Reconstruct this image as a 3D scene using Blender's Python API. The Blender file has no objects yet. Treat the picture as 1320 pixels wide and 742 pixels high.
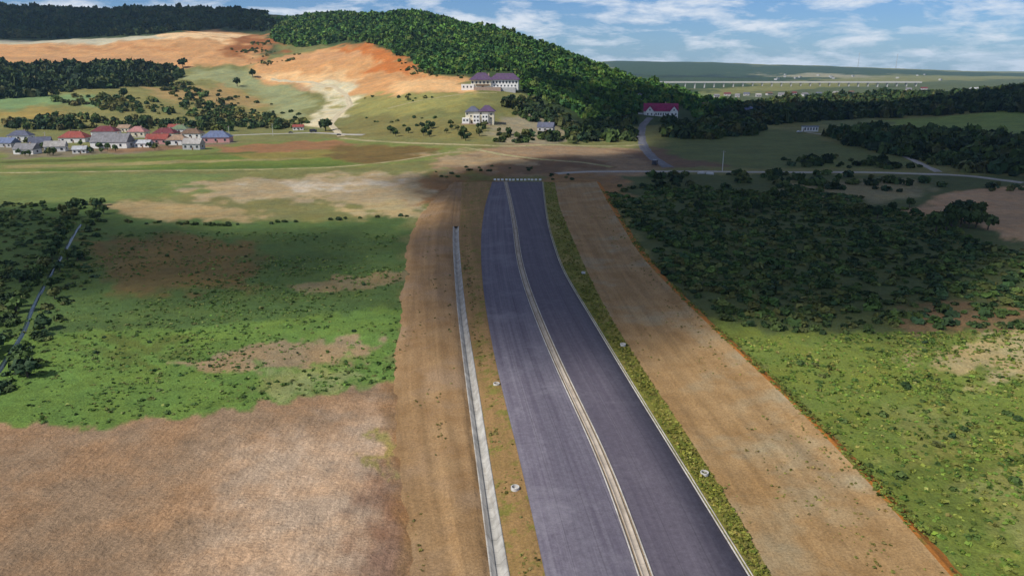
import bpy, bmesh, math, random
import numpy as np

# ------------------------------------------------------------------ camera, world, sun
S = bpy.context.scene
COL = S.collection
CAM_H = 60.0
FPX, CX, CY = 950.0, 660.0, 371.0          # focal length and centre, in pixels of the 1320 px photograph
PITCH = math.atan((CY - 88.0) / FPX)
cam_data = bpy.data.cameras.new('camera')
cam = bpy.data.objects.new('camera', cam_data)
COL.objects.link(cam)
cam_data.sensor_width = 36.0
cam_data.lens = 36.0 * FPX / 1320.0
cam_data.clip_start = 1.0
cam_data.clip_end = 60000.0
cam.location = (0, 0, CAM_H)
cam.rotation_euler = (math.pi / 2 - PITCH, 0, 0)
S.camera = cam

SUN_EL = math.radians(46)
SUN_AZ = math.radians(238)                 # clockwise from +Y: the sun stands behind the camera to the left
to_sun = np.array([math.sin(SUN_AZ) * math.cos(SUN_EL), math.cos(SUN_AZ) * math.cos(SUN_EL), math.sin(SUN_EL)])

S.view_settings.view_transform = 'Standard'
S.view_settings.look = 'None'
S.view_settings.exposure = 0.0
S.view_settings.gamma = 1.0

world = bpy.data.worlds.new('World')
S.world = world
world.use_nodes = True


def build_world():
    nt = world.node_tree
    nt.nodes.clear()
    N, L = nt.nodes.new, nt.links.new
    out = N('ShaderNodeOutputWorld')
    bg = N('ShaderNodeBackground')
    bg.inputs['Strength'].default_value = 0.07
    sky = N('ShaderNodeTexSky')
    sky.sky_type = 'NISHITA'
    sky.sun_disc = False
    sky.sun_elevation = SUN_EL
    sky.sun_rotation = SUN_AZ
    sky.air_density = 1.0
    sky.dust_density = 0.2
    sky.ozone_density = 4.0
    tc = N('ShaderNodeTexCoord')
    sep = N('ShaderNodeSeparateXYZ')
    L(tc.outputs['Generated'], sep.inputs[0])
    zz = N('ShaderNodeMath'); zz.operation = 'MAXIMUM'; zz.inputs[1].default_value = 0.0
    L(sep.outputs['Z'], zz.inputs[0])
    za = N('ShaderNodeMath'); za.operation = 'ADD'; za.inputs[1].default_value = 0.22
    L(zz.outputs[0], za.inputs[0])
    dx = N('ShaderNodeMath'); dx.operation = 'DIVIDE'
    dy = N('ShaderNodeMath'); dy.operation = 'DIVIDE'
    L(sep.outputs['X'], dx.inputs[0]); L(za.outputs[0], dx.inputs[1])
    L(sep.outputs['Y'], dy.inputs[0]); L(za.outputs[0], dy.inputs[1])
    cb = N('ShaderNodeCombineXYZ')
    L(dx.outputs[0], cb.inputs[0]); L(dy.outputs[0], cb.inputs[1])
    n1 = N('ShaderNodeTexNoise')
    n1.inputs['Scale'].default_value = 2.6
    n1.inputs['Detail'].default_value = 9.0
    n1.inputs['Roughness'].default_value = 0.62
    n1.inputs['Distortion'].default_value = 0.25
    L(cb.outputs[0], n1.inputs['Vector'])
    r1 = N('ShaderNodeValToRGB')
    r1.color_ramp.elements[0].position = 0.46
    r1.color_ramp.elements[1].position = 0.61
    L(n1.outputs[0], r1.inputs[0])
    mx = N('ShaderNodeMixRGB')
    mx.inputs['Color2'].default_value = (11.8, 12.4, 13.4, 1)
    fm = N('ShaderNodeMath'); fm.operation = 'MULTIPLY'; fm.inputs[1].default_value = 0.85
    L(r1.outputs[0], fm.inputs[0])
    L(fm.outputs[0], mx.inputs['Fac'])
    tint = N('ShaderNodeMixRGB'); tint.blend_type = 'MULTIPLY'; tint.inputs['Fac'].default_value = 1.0
    tint.inputs['Color2'].default_value = (0.66, 0.92, 1.38, 1)
    L(sky.outputs[0], tint.inputs['Color1'])
    L(tint.outputs[0], mx.inputs['Color1'])
    L(mx.outputs[0], bg.inputs['Color'])
    L(bg.outputs[0], out.inputs['Surface'])


build_world()

sun_data = bpy.data.lights.new('sun', 'SUN')
sun_data.energy = 4.6
sun_data.angle = math.radians(0.5)
sun_data.color = (1.0, 0.955, 0.88)
sun = bpy.data.objects.new('sun', sun_data)
COL.objects.link(sun)
sun.rotation_euler = (math.pi / 2 - SUN_EL, 0, -SUN_AZ + math.pi)
S.cycles.volume_bounces = 1
S.cycles.max_bounces = 6
S.cycles.transparent_max_bounces = 24

rng = np.random.default_rng(7)
random.seed(7)


# ------------------------------------------------------------------ small helpers
def lin(c):
    c = c / 255.0
    return c / 12.92 if c <= 0.04045 else ((c + 0.055) / 1.055) ** 2.4


def A(r, g, b, k=1.28):
    """colour seen in full sun -> albedo"""
    return (lin(r) / k, lin(g) / k, lin(b) / k)


def tag(o, label=None, cat=None, group=None, kind=None):
    if label: o['label'] = label
    if cat: o['category'] = cat
    if group: o['group'] = group
    if kind: o['kind'] = kind
    return o


def empty(name, loc, rz=0.0):
    o = bpy.data.objects.new(name, None)
    o.empty_display_size = 0.5
    o.location = loc
    o.rotation_euler = (0, 0, rz)
    COL.objects.link(o)
    return o


def mesh_np(name, V, F, mat, smooth=False):
    """V (n,3), F (m,k) int array with constant k, or list of such arrays"""
    V = np.asarray(V, dtype=np.float32)
    Fs = F if isinstance(F, list) else [F]
    Fs = [np.asarray(f, dtype=np.int32) for f in Fs if len(f)]
    me = bpy.data.meshes.new(name)
    me.vertices.add(len(V))
    me.vertices.foreach_set('co', V.ravel())
    idx = np.concatenate([f.ravel() for f in Fs])
    tot = np.concatenate([np.full(len(f), f.shape[1], np.int32) for f in Fs])
    start = np.concatenate([[0], np.cumsum(tot)[:-1]]).astype(np.int32)
    me.loops.add(len(idx))
    me.loops.foreach_set('vertex_index', idx)
    me.polygons.add(len(tot))
    me.polygons.foreach_set('loop_start', start)
    if smooth:
        me.polygons.foreach_set('use_smooth', np.ones(len(tot), bool))
    me.update(calc_edges=True)
    if mat: me.materials.append(mat)
    return me


def link(name, me, parent=None, loc=None, rz=0.0):
    o = bpy.data.objects.new(name, me)
    COL.objects.link(o)
    if parent: o.parent = parent
    if loc is not None: o.location = loc
    if rz: o.rotation_euler = (0, 0, rz)
    return o


def vattr(me, name, arr, dom='POINT'):
    a = me.attributes.new(name, 'FLOAT_COLOR', dom)
    arr = np.asarray(arr, np.float32)
    if arr.shape[1] == 3:
        arr = np.hstack([arr, np.ones((len(arr), 1), np.float32)])
    a.data.foreach_set('color', arr.ravel())


class MB:
    """collects boxes and prisms into ONE mesh"""
    def __init__(self): self.v, self.f = [], []
    def add(self, vs, fs):
        b = len(self.v); self.v += vs; self.f += [tuple(b + i for i in f) for f in fs]
        return self
    def box(self, x0, x1, y0, y1, z0, z1):
        return self.add([(x0, y0, z0), (x1, y0, z0), (x1, y1, z0), (x0, y1, z0), (x0, y0, z1), (x1, y0, z1), (x1, y1, z1), (x0, y1, z1)],
                        [(0, 3, 2, 1), (4, 5, 6, 7), (0, 1, 5, 4), (1, 2, 6, 5), (2, 3, 7, 6), (3, 0, 4, 7)])
    def cyl(self, x, y, z0, z1, r0, r1, n=8):
        vs = [(x + r * math.cos(2 * math.pi * i / n), y + r * math.sin(2 * math.pi * i / n), z) for z, r in ((z0, r0), (z1, r1)) for i in range(n)]
        fs = [(i, (i + 1) % n, n + (i + 1) % n, n + i) for i in range(n)] + [tuple(range(n, 2 * n)), tuple(reversed(range(n)))]
        return self.add(vs, fs)
    def cylx(self, x0, x1, y, z, r, n=10):
        vs = [(x, y + r * math.cos(2 * math.pi * i / n), z + r * math.sin(2 * math.pi * i / n)) for x in (x0, x1) for i in range(n)]
        fs = [(i, (i + 1) % n, n + (i + 1) % n, n + i) for i in range(n)] + [tuple(range(n, 2 * n)), tuple(reversed(range(n)))]
        return self.add(vs, fs)
    def mesh(self, name, mat):
        me = bpy.data.meshes.new(name)
        me.from_pydata(self.v, [], self.f)
        bm = bmesh.new(); bm.from_mesh(me)
        bmesh.ops.recalc_face_normals(bm, faces=bm.faces)
        bm.to_mesh(me); bm.free()
        me.materials.append(mat)
        return me
    def build(self, name, mat, parent=None, loc=None, rz=0.0):
        return link(name, self.mesh(name, mat), parent, loc, rz)


# value noise in numpy
def _h(ix, iy, seed):
    n = (ix.astype(np.int64) * 374761393 + iy.astype(np.int64) * 668265263 + seed * 974634777) & 0xFFFFFFFF
    n = ((n ^ (n >> 13)) * 1274126177) & 0xFFFFFFFF
    return ((n ^ (n >> 16)) & 0xFFFF) / 65535.0


def vnoise(x, y, seed=0):
    ix, iy = np.floor(x), np.floor(y)
    fx, fy = x - ix, y - iy
    fx, fy = fx * fx * (3 - 2 * fx), fy * fy * (3 - 2 * fy)
    a, b = _h(ix, iy, seed), _h(ix + 1, iy, seed)
    c, d = _h(ix, iy + 1, seed), _h(ix + 1, iy + 1, seed)
    return (a + (b - a) * fx) * (1 - fy) + (c + (d - c) * fx) * fy


def fbm(x, y, seed=0, oct=4):
    s, a, t = 0.0, 0.5, 0.0
    for i in range(oct):
        s = s + a * vnoise(x * 2 ** i, y * 2 ** i, seed + i); t += a; a *= 0.5
    return s / t * 2 - 1


def sstep(x, a, b):
    t = np.clip((x - a) / (b - a), 0, 1)
    return t * t * (3 - 2 * t)


# ------------------------------------------------------------------ the lie of the land
# surveyed profiles: along each bearing (photo column), the height at a number of distances,
# written as the photo row at which that spot is seen
def row_to_z(D, row):
    return CAM_H - D * math.tan(PITCH + math.atan((row - CY) / FPX))


PROFILE = {
    -900: [(450, 221), (600, 190), (800, 155), (1000, 118), (1250, 84), (1700, 50), (1900, 50), (2600, 10), (3500, 30)],
    0:    [(450, 220), (560, 199), (640, 182), (760, 163), (860, 145), (1000, 118), (1120, 98), (1250, 84), (1450, 68), (1750, 49), (1900, 49), (2600, 10), (3500, 30)],
    120:  [(450, 220), (560, 198), (640, 180), (760, 161), (860, 142), (1000, 116), (1120, 98), (1250, 85), (1450, 68), (1700, 47), (1850, 47), (2600, 13), (3500, 30)],
    250:  [(450, 219), (600, 189), (700, 176), (800, 160), (900, 146), (1050, 117), (1180, 100), (1320, 84), (1600, 41), (1720, 43), (2500, 12), (3500, 30)],
    340:  [(450, 219), (600, 189), (720, 172), (850, 160), (1000, 140), (1150, 108), (1300, 80), (1600, 50), (1750, 48), (2300, 16), (3500, 30)],
    440:  [(450, 218), (600, 188), (700, 174), (850, 150), (1000, 120), (1120, 95), (1300, 59), (1420, 60), (1850, 11), (3000, 40)],
    530:  [(450, 217), (570, 190), (650, 172), (750, 150), (850, 120), (930, 105), (1050, 86), (1250, 50), (1550, 8), (2500, 45)],
    600:  [(450, 217), (560, 189), (620, 172), (680, 155), (780, 126), (840, 115), (950, 102), (1100, 75), (1450, 27), (2500, 70)],
    664:  [(450, 217), (560, 189), (640, 172), (760, 138), (840, 116), (960, 97), (1150, 66), (1380, 41), (2200, 90)],
    711:  [(450, 217), (560, 189), (660, 172), (800, 140), (920, 115), (1100, 84), (1320, 58), (2000, 105)],
    773:  [(450, 218), (600, 188), (760, 168), (900, 142), (1050, 112), (1260, 80), (1900, 114), (2400, 113), (5000, 96), (7000, 77), (12000, 84)],
    850:  [(450, 219), (600, 188), (730, 168), (830, 152), (880, 148), (1000, 128), (1180, 110), (1700, 122), (2400, 113), (5000, 96), (7000, 79), (12000, 85)],
    920:  [(450, 219), (600, 188), (800, 163), (950, 142), (1150, 130), (1500, 127), (2400, 113), (5000, 97), (7000, 80), (12000, 86)],
    1000: [(450, 220), (600, 188), (800, 164), (1100, 143), (1500, 128), (2400, 112), (5000, 98), (7000, 83), (12000, 87)],
    1110: [(450, 220), (600, 188), (800, 164), (1100, 142), (1500, 127), (2400, 112), (5000, 99), (7000, 86), (12000, 89)],
    1220: [(450, 220), (600, 188), (800, 163), (1100, 140), (1500, 124), (2400, 112), (5000, 100), (7000, 91), (12000, 92)],
    1330: [(450, 218), (600, 184), (800, 156), (1000, 132), (1250, 113), (1500, 108), (2400, 112), (5000, 100), (7000, 95), (12000, 93)],
    2300: [(450, 216), (600, 180), (800, 150), (1000, 128), (1250, 112), (1500, 108), (2400, 112), (5000, 100), (7000, 95), (12000, 93)],
}
GU = np.linspace(-1.75, 1.75, 351)
GL = np.linspace(math.log(10), math.log(14000), 320)


def build_height_grid():
    cols = sorted(PROFILE)
    us = np.array([(c - CX) / FPX * math.cos(PITCH) for c in cols])
    tab = []
    for c in cols:
        pts = [(10, 0.0), (300, 0.0), (390, 0.0)] + [(d, row_to_z(d, r)) for d, r in PROFILE[c]]
        pts.append((14000, pts[-1][1]))
        tab.append(np.interp(GL, [math.log(p[0]) for p in pts], [p[1] for p in pts]))
    tab = np.array(tab)
    g = np.empty((len(GU), len(GL)))
    for j in range(len(GL)):
        g[:, j] = np.interp(GU, us, tab[:, j])
    def blur(a, ax, s):
        r = int(3 * s) + 1
        k = np.exp(-0.5 * (np.arange(-r, r + 1) / s) ** 2); k /= k.sum()
        p = np.pad(a, [(r, r) if i == ax else (0, 0) for i in range(2)], mode='edge')
        return sum(k[i] * np.take(p, np.arange(a.shape[ax]) + i, axis=ax) for i in range(2 * r + 1))
    return blur(blur(g, 0, 2.2), 1, 2.0)


HG = build_height_grid()


def Z(x, y):
    x = np.asarray(x, float); y = np.asarray(y, float)
    yy = np.maximum(y, 10.5)
    fu = np.clip((x / yy - GU[0]) / (GU[1] - GU[0]), 0, len(GU) - 1.001)
    fl = np.clip((np.log(yy) - GL[0]) / (GL[1] - GL[0]), 0, len(GL) - 1.001)
    iu, il = fu.astype(int), fl.astype(int)
    a, b = fu - iu, fl - il
    z = (HG[iu, il] * (1 - a) + HG[iu + 1, il] * a) * (1 - b) + (HG[iu, il + 1] * (1 - a) + HG[iu + 1, il + 1] * a) * b
    far = sstep(yy, 420, 1000)
    z = z + fbm(x / 140, y / 140, 3, 3) * 5.0 * far + fbm(x / 420, y / 420, 9, 2) * 7.0 * sstep(yy, 1500, 4000)
    z = z + fbm(x / 38, y / 38, 15, 4) * 2.6 * sstep(yy, 850, 1100) * (1 - sstep(yy, 2200, 3000))
    z = z + fbm(x / 16, y / 70, 16, 3) * 1.9 * sstep(yy, 1000, 1150) * (1 - sstep(yy, 1750, 1900)) * (x < 0)
    z = z + fbm(x / 9, y / 9, 5, 3) * 0.2 * (1 - 0.3 * far)
    return z


def gp(px, py, z=0.0):
    """where the sight line of a photo pixel meets the level z"""
    t = math.tan(PITCH + math.atan((py - CY) / FPX))
    D = (CAM_H - z) / t
    zc = D * math.cos(PITCH) + (CAM_H - z) * math.sin(PITCH)
    return (px - CX) * zc / FPX, D


_DS = np.exp(np.linspace(math.log(40), math.log(13000), 3000))


def hit(px, py, crest=False):
    """first point of the land on the sight line of a photo pixel"""
    t = math.tan(PITCH + math.atan((py - CY) / FPX))
    zr = CAM_H - _DS * t
    xr = (px - CX) / FPX * (_DS * math.cos(PITCH) + (CAM_H - zr) * math.sin(PITCH))
    zg = Z(xr, _DS)
    below = np.nonzero(zr <= zg)[0]
    i = below[0] if len(below) else len(_DS) - 1
    lim = np.interp(px, [0, 345, 440, 560, 640, 711, 773, 850, 900, 960], [2700, 2400, 1950, 1600, 1450, 1380, 1320, 1240, 1220, 1160])
    if (px < 745 or crest) and _DS[i] > lim:           # the sight line just clears the crest: take the crest itself
        n = np.searchsorted(_DS, lim)
        i = int(np.argmin(((zr - zg) / _DS)[:n]))
    return float(xr[i]), float(_DS[i]), float(Z(xr[i], _DS[i]))


def project(x, y, z):
    zc = y * math.cos(PITCH) + (CAM_H - z) * math.sin(PITCH)
    return CX + FPX * x / zc, CY + FPX * ((CAM_H - z) * math.cos(PITCH) - y * math.sin(PITCH)) / zc


def pxm(y):
    return FPX / y      # photo pixels per metre at distance y


# ------------------------------------------------------------------ the motorway lines, x as a function of distance
ROAD_Z = 1.0
STN = np.exp(np.linspace(math.log(28), math.log(408), 300))


def line(pts, z):
    g = sorted((gp(px, py, z)[::-1] for px, py in pts))
    D = np.array([p[0] for p in g]); X = np.array([p[1] for p in g])
    lo = X[0] + (X[1] - X[0]) / (D[1] - D[0]) * (28 - D[0])
    hi = X[-1] + (X[-1] - X[-2]) / (D[-1] - D[-2]) * (430 - D[-1])
    D = np.concatenate([[28], D, [430]]); X = np.concatenate([[lo], X, [hi]])
    d = np.linspace(28, 430, 403)
    x = np.interp(d, D, X)
    s = 14
    k = np.exp(-0.5 * (np.arange(-3 * s, 3 * s + 1) / s) ** 2); k /= k.sum()
    xe = np.concatenate([x[0] + (x[1] - x[0]) * np.arange(-3 * s, 0), x, x[-1] + (x[-1] - x[-2]) * np.arange(1, 3 * s + 1)])
    x = np.convolve(xe, k, 'valid')
    return lambda q: np.interp(q, d, x)


L_EARTH = line([(572, 245), (545, 275), (530, 300), (524, 350), (517, 420), (513, 490), (516, 560), (524, 640), (540, 742)], 0.1)
L_DA = line([(588, 250), (583, 300), (584, 330), (589, 400), (601, 500), (614, 598), (631, 735)], 0.2)
L_DB = line([(594, 250), (591, 300), (593, 330), (600, 400), (617, 500), (632, 598), (656, 735)], 0.2)
L_ROADL = line([(634, 236), (625, 265), (620, 300), (620, 340), (624, 385), (637, 460), (655, 535), (673, 598), (690, 683), (703, 742)], ROAD_Z)
L_MED = line([(652, 236), (657, 256), (664, 292), (668, 330), (677, 365), (690, 400), (711, 450), (735, 503), (784, 600), (832, 740)], ROAD_Z)
L_ROADR = line([(699, 236), (702, 265), (706, 292), (723, 347), (758, 404), (815, 499), (878, 600), (959, 732)], ROAD_Z)
L_VERGE = line([(716, 240), (722, 270), (737, 304), (757, 350), (784, 404), (838, 490), (915, 600), (992, 735)], 0.5)
L_RIM = line([(772, 238), (785, 262), (830, 335), (905, 410), (1000, 498), (1105, 600), (1228, 742)], 0.9)


# ------------------------------------------------------------------ materials
def new_mat(name):
    m = bpy.data.materials.new(name)
    m.use_nodes = True
    nt = m.node_tree
    b = nt.nodes['Principled BSDF']
    b.inputs['Roughness'].default_value = 0.95
    b.inputs['Specular IOR Level'].default_value = 0.15
    return m, nt, b


def nz(nt, vec, scale, detail=4.0, rough=0.55, dist=0.0):
    n = nt.nodes.new('ShaderNodeTexNoise')
    n.inputs['Scale'].default_value = scale
    n.inputs['Detail'].default_value = detail
    n.inputs['Roughness'].default_value = rough
    n.inputs['Distortion'].default_value = dist
    if vec is not None: nt.links.new(vec, n.inputs['Vector'])
    return n.outputs[0]


def ramp(nt, fac, stops):
    r = nt.nodes.new('ShaderNodeValToRGB')
    e = r.color_ramp.elements
    while len(e) < len(stops): e.new(0.5)
    for i, (p, c) in enumerate(stops):
        e[i].position = p
        e[i].color = (*c, 1) if isinstance(c, tuple) else (c, c, c, 1)
    nt.links.new(fac, r.inputs[0])
    return r.outputs[0]


def mixc(nt, fac, a, b, mode='MIX'):
    m = nt.nodes.new('ShaderNodeMixRGB')
    m.blend_type = mode
    for s, v in ((m.inputs[0], fac), (m.inputs[1], a), (m.inputs[2], b)):
        if isinstance(v, (int, float)): s.default_value = v
        elif isinstance(v, tuple): s.default_value = (*v, 1)
        else: nt.links.new(v, s)
    return m.outputs[0]


def bump(nt, b, h, strength, dist):
    n = nt.nodes.new('ShaderNodeBump')
    n.inputs['Strength'].default_value = strength
    n.inputs['Distance'].default_value = dist
    nt.links.new(h, n.inputs['Height'])
    nt.links.new(n.outputs[0], b.inputs['Normal'])


def geo_pos(nt): return nt.nodes.new('ShaderNodeNewGeometry').outputs['Position']
def obj_pos(nt): return nt.nodes.new('ShaderNodeTexCoord').outputs['Object']


def mapping(nt, vec, scale=(1, 1, 1), rot=(0, 0, 0)):
    m = nt.nodes.new('ShaderNodeMapping')
    m.inputs['Scale'].default_value = scale
    m.inputs['Rotation'].default_value = rot
    nt.links.new(vec, m.inputs['Vector'])
    return m.outputs[0]


def attr(nt, name):
    a = nt.nodes.new('ShaderNodeAttribute'); a.attribute_name = name
    return a.outputs['Color']


def mat_ground():
    m, nt, b = new_mat('ground')
    p = geo_pos(nt)
    c = attr(nt, 'albedo')
    big = ramp(nt, nz(nt, p, 0.035, 6, 0.62), [(0.3, 0.80), (0.7, 1.20)])
    c = mixc(nt, 1.0, c, big, 'MULTIPLY')
    mid = ramp(nt, nz(nt, p, 0.3, 6, 0.7), [(0.32, 0.80), (0.68, 1.20)])
    c = mixc(nt, 1.0, c, mid, 'MULTIPLY')
    fine = ramp(nt, nz(nt, p, 2.2, 5, 0.75), [(0.33, 0.66), (0.67, 1.34)])
    c = mixc(nt, 1.0, c, fine, 'MULTIPLY')
    # hue drift: dry straw here, fresh green there
    h = ramp(nt, nz(nt, p, 0.09, 5, 0.65), [(0.42, 0.0), (0.62, 1.0)])
    warm = mixc(nt, 1.0, c, (1.16, 1.03, 0.90), 'MULTIPLY')
    c = mixc(nt, h, c, warm)
    w = nt.nodes.new('ShaderNodeTexWave')
    w.wave_type = 'BANDS'; w.bands_direction = 'X'
    w.inputs['Scale'].default_value = 0.24
    w.inputs['Distortion'].default_value = 2.2
    w.inputs['Detail'].default_value = 3.0
    w.inputs['Detail Scale'].default_value = 0.6
    nt.links.new(mapping(nt, p, (1, 0.25, 1), (0, 0, 0.12)), w.inputs['Vector'])
    rows = mixc(nt, 1.0, c, ramp(nt, w.outputs[1], [(0.1, 0.94), (0.8, 1.03)]), 'MULTIPLY')
    c = mixc(nt, attr(nt, 'tilled'), c, rows)
    nt.links.new(c, b.inputs['Base Color'])
    bump(nt, b, nz(nt, p, 1.6, 6, 0.75), 0.8, 0.35)
    cb = nt.nodes.new('ShaderNodeBump')
    cb.inputs['Strength'].default_value = 0.6
    cb.inputs['Distance'].default_value = 2.2
    nt.links.new(nz(nt, p, 0.07, 6, 0.7), cb.inputs['Height'])
    fb = b.inputs['Normal'].links[0].from_node
    nt.links.new(cb.outputs[0], fb.inputs['Normal'])
    return m


def mat_strip(name, c1, c2, c3=None, streak=True, green=None, bumpd=0.2):
    """earth or verge: colours c1/c2, ruts along the strip; UV = (metres across, metres along)"""
    m, nt, b = new_mat(name)
    p = geo_pos(nt)
    uv = nt.nodes.new('ShaderNodeUVMap').outputs[0]
    f = nz(nt, p, 0.12, 6, 0.65)
    c = ramp(nt, f, [(0.35, c1), (0.65, c2)])
    if c3:
        f3 = ramp(nt, nz(nt, p, 0.05, 4, 0.6), [(0.5, 0.0), (0.64, 1.0)])
        c = mixc(nt, f3, c, c3)
    if streak:
        s = nz(nt, mapping(nt, uv, (0.42, 0.014, 1)), 1.0, 6, 0.7, 0.4)
        c = mixc(nt, 1.0, c, ramp(nt, s, [(0.33, 0.80), (0.67, 1.16)]), 'MULTIPLY')
    if green:
        g = ramp(nt, nz(nt, p, 0.35, 6, 0.7), [(0.52, 0.0), (0.62, 1.0)])
        c = mixc(nt, g, c, green)
    fine = ramp(nt, nz(nt, p, 2.6, 5, 0.8), [(0.33, 0.66), (0.67, 1.34)])
    c = mixc(nt, 1.0, c, fine, 'MULTIPLY')
    nt.links.new(c, b.inputs['Base Color'])
    bump(nt, b, nz(nt, p, 1.9, 6, 0.75), 0.7, bumpd)
    return m


def mat_asphalt(name, base, dust, amount):
    m, nt, b = new_mat(name)
    p = geo_pos(nt)
    uv = nt.nodes.new('ShaderNodeUVMap').outputs[0]
    s = nz(nt, mapping(nt, uv, (0.9, 0.010, 1)), 1.0, 7, 0.7, 0.3)
    patch = nz(nt, p, 0.09, 7, 0.7, 0.4)
    c = mixc(nt, ramp(nt, s, [(0.40, 0.0), (0.68, amount)]), base, dust)
    c = mixc(nt, ramp(nt, patch, [(0.50, 0.0), (0.70, amount)]), c, dust)
    c = mixc(nt, 1.0, c, ramp(nt, nz(nt, p, 1.4, 7, 0.85), [(0.3, 0.70), (0.7, 1.30)]), 'MULTIPLY')
    # lane seams left by the paver
    sx = nt.nodes.new('ShaderNodeSeparateXYZ'); nt.links.new(uv, sx.inputs[0])
    md = nt.nodes.new('ShaderNodeMath'); md.operation = 'PINGPONG'; md.inputs[1].default_value = 1.9
    nt.links.new(sx.outputs[0], md.inputs[0])
    c = mixc(nt, 1.0, c, ramp(nt, md.outputs[0], [(0.0, 0.72), (0.09, 1.0)]), 'MULTIPLY')
    nt.links.new(c, b.inputs['Base Color'])
    b.inputs['Roughness'].default_value = 0.85
    b.inputs['Specular IOR Level'].default_value = 0.2
    bump(nt, b, nz(nt, p, 9.0, 3, 0.7), 0.2, 0.02)
    return m


def mat_plain(name, col, var=0.25, scale=0.6, rough=0.9, spec=0.2, bd=0.0):
    m, nt, b = new_mat(name)
    p = obj_pos(nt)
    c = mixc(nt, 1.0, col, ramp(nt, nz(nt, p, scale, 5, 0.65), [(0.3, 1 - var), (0.7, 1 + var)]), 'MULTIPLY')
    nt.links.new(c, b.inputs['Base Color'])
    b.inputs['Roughness'].default_value = rough
    b.inputs['Specular IOR Level'].default_value = spec
    if bd: bump(nt, b, nz(nt, p, scale * 6, 4, 0.7), 0.5, bd)
    return m


def add_joints(m, every, dark=0.45):
    """open joints across a strip and stains along it, from its metres-along coordinate"""
    nt = m.node_tree
    b = nt.nodes['Principled BSDF']
    uv = nt.nodes.new('ShaderNodeUVMap').outputs[0]
    sx = nt.nodes.new('ShaderNodeSeparateXYZ'); nt.links.new(uv, sx.inputs[0])
    md = nt.nodes.new('ShaderNodeMath'); md.operation = 'PINGPONG'; md.inputs[1].default_value = every / 2
    nt.links.new(sx.outputs[1], md.inputs[0])
    c = b.inputs['Base Color'].links[0].from_socket
    c = mixc(nt, 1.0, c, ramp(nt, md.outputs[0], [(0.0, dark), (0.06, 1.0)]), 'MULTIPLY')
    st = nz(nt, mapping(nt, uv, (1.2, 0.09, 1)), 1.0, 6, 0.7, 0.3)
    c = mixc(nt, ramp(nt, st, [(0.52, 0.0), (0.70, 0.75)]), c, (0.20, 0.15, 0.10))
    nt.links.new(c, b.inputs['Base Color'])


def mat_roof(name, col):
    """roof covering with rows of tiles across the fall"""
    m, nt, b = new_mat(name)
    p = obj_pos(nt)
    w = nt.nodes.new('ShaderNodeTexWave')
    w.wave_type = 'BANDS'; w.bands_direction = 'Z'
    w.inputs['Scale'].default_value = 1.1
    w.inputs['Distortion'].default_value = 0.4
    nt.links.new(p, w.inputs['Vector'])
    c = mixc(nt, 1.0, col, ramp(nt, w.outputs[1], [(0.0, 0.82), (1.0, 1.1)]), 'MULTIPLY')
    c = mixc(nt, 1.0, c, ramp(nt, nz(nt, p, 0.5, 6, 0.75), [(0.3, 0.6), (0.7, 1.35)]), 'MULTIPLY')
    c = mixc(nt, ramp(nt, nz(nt, p, 0.22, 5, 0.7), [(0.5, 0.0), (0.7, 0.5)]), c, (0.12, 0.11, 0.10))
    nt.links.new(c, b.inputs['Base Color'])
    b.inputs['Roughness'].default_value = 0.8
    bump(nt, b, w.outputs[1], 0.4, 0.06)
    return m


def mat_foliage():
    m, nt, b = new_mat('foliage')
    p = geo_pos(nt)
    c = attr(nt, 'tint')
    c = mixc(nt, 1.0, c, ramp(nt, nz(nt, p, 0.45, 4, 0.7), [(0.3, 0.72), (0.7, 1.3)]), 'MULTIPLY')
    nt.links.new(c, b.inputs['Base Color'])
    b.inputs['Roughness'].default_value = 0.75
    b.inputs['Specular IOR Level'].default_value = 0.2
    return m


M_GROUND = mat_ground()
M_FOL = mat_foliage()
M_BARK = mat_plain('bark', (0.09, 0.07, 0.055), 0.3, 2.0, bd=0.03)
M_CONC = mat_plain('concrete', (0.37, 0.355, 0.32), 0.34, 0.45, bd=0.01)
M_BLOCK = mat_plain('whitewashed_concrete', (0.80, 0.79, 0.75), 0.08, 0.8)
M_GUTTER = mat_plain('sandy_concrete', (0.40, 0.34, 0.27), 0.25, 0.3)
M_KERB = mat_plain('kerb_concrete', (0.44, 0.41, 0.36), 0.3, 0.5)
M_CONC_W = mat_plain('pale_concrete', (0.54, 0.52, 0.48), 0.18, 0.5)
add_joints(M_CONC, 2.5); add_joints(M_KERB, 2.0, 0.6); add_joints(M_GUTTER, 3.0, 0.6)
M_EARTH_L = mat_strip('packed_earth', A(152, 118, 78), A(170, 138, 98), A(162, 134, 102), green=None)
M_VERGE_L = mat_strip('sandy_verge', A(168, 132, 88), A(150, 122, 74), None, True, A(128, 122, 58))
M_VERGE_R = mat_strip('grassy_verge', A(140, 134, 60), A(118, 118, 48), A(160, 142, 84), False, A(96, 108, 40), 0.3)
M_EARTH_R = mat_strip('bare_earth', A(158, 124, 80), A(176, 144, 100), A(168, 150, 116))
M_RIM = mat_strip('orange_soil', A(196, 122, 48), A(180, 116, 52), None, False, A(120, 116, 52))
M_ASPH_L = mat_asphalt('dusty_asphalt', (0.098, 0.086, 0.110), (0.21, 0.195, 0.22), 0.55)
M_ASPH_R = mat_asphalt('asphalt', (0.088, 0.076, 0.096), (0.17, 0.152, 0.172), 0.45)
M_MEDIAN = mat_strip('median_gravel', A(134, 118, 98), A(156, 138, 112), None, True, None, 0.1)
M_TRACK = mat_strip('grassy_track', A(164, 152, 108), A(186, 172, 132), A(138, 136, 84), True, A(126, 132, 74), 0.1)
M_OLDASPH = mat_strip('old_asphalt', (0.13, 0.13, 0.15), (0.19, 0.19, 0.20), None, True, None, 0.05)
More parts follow.
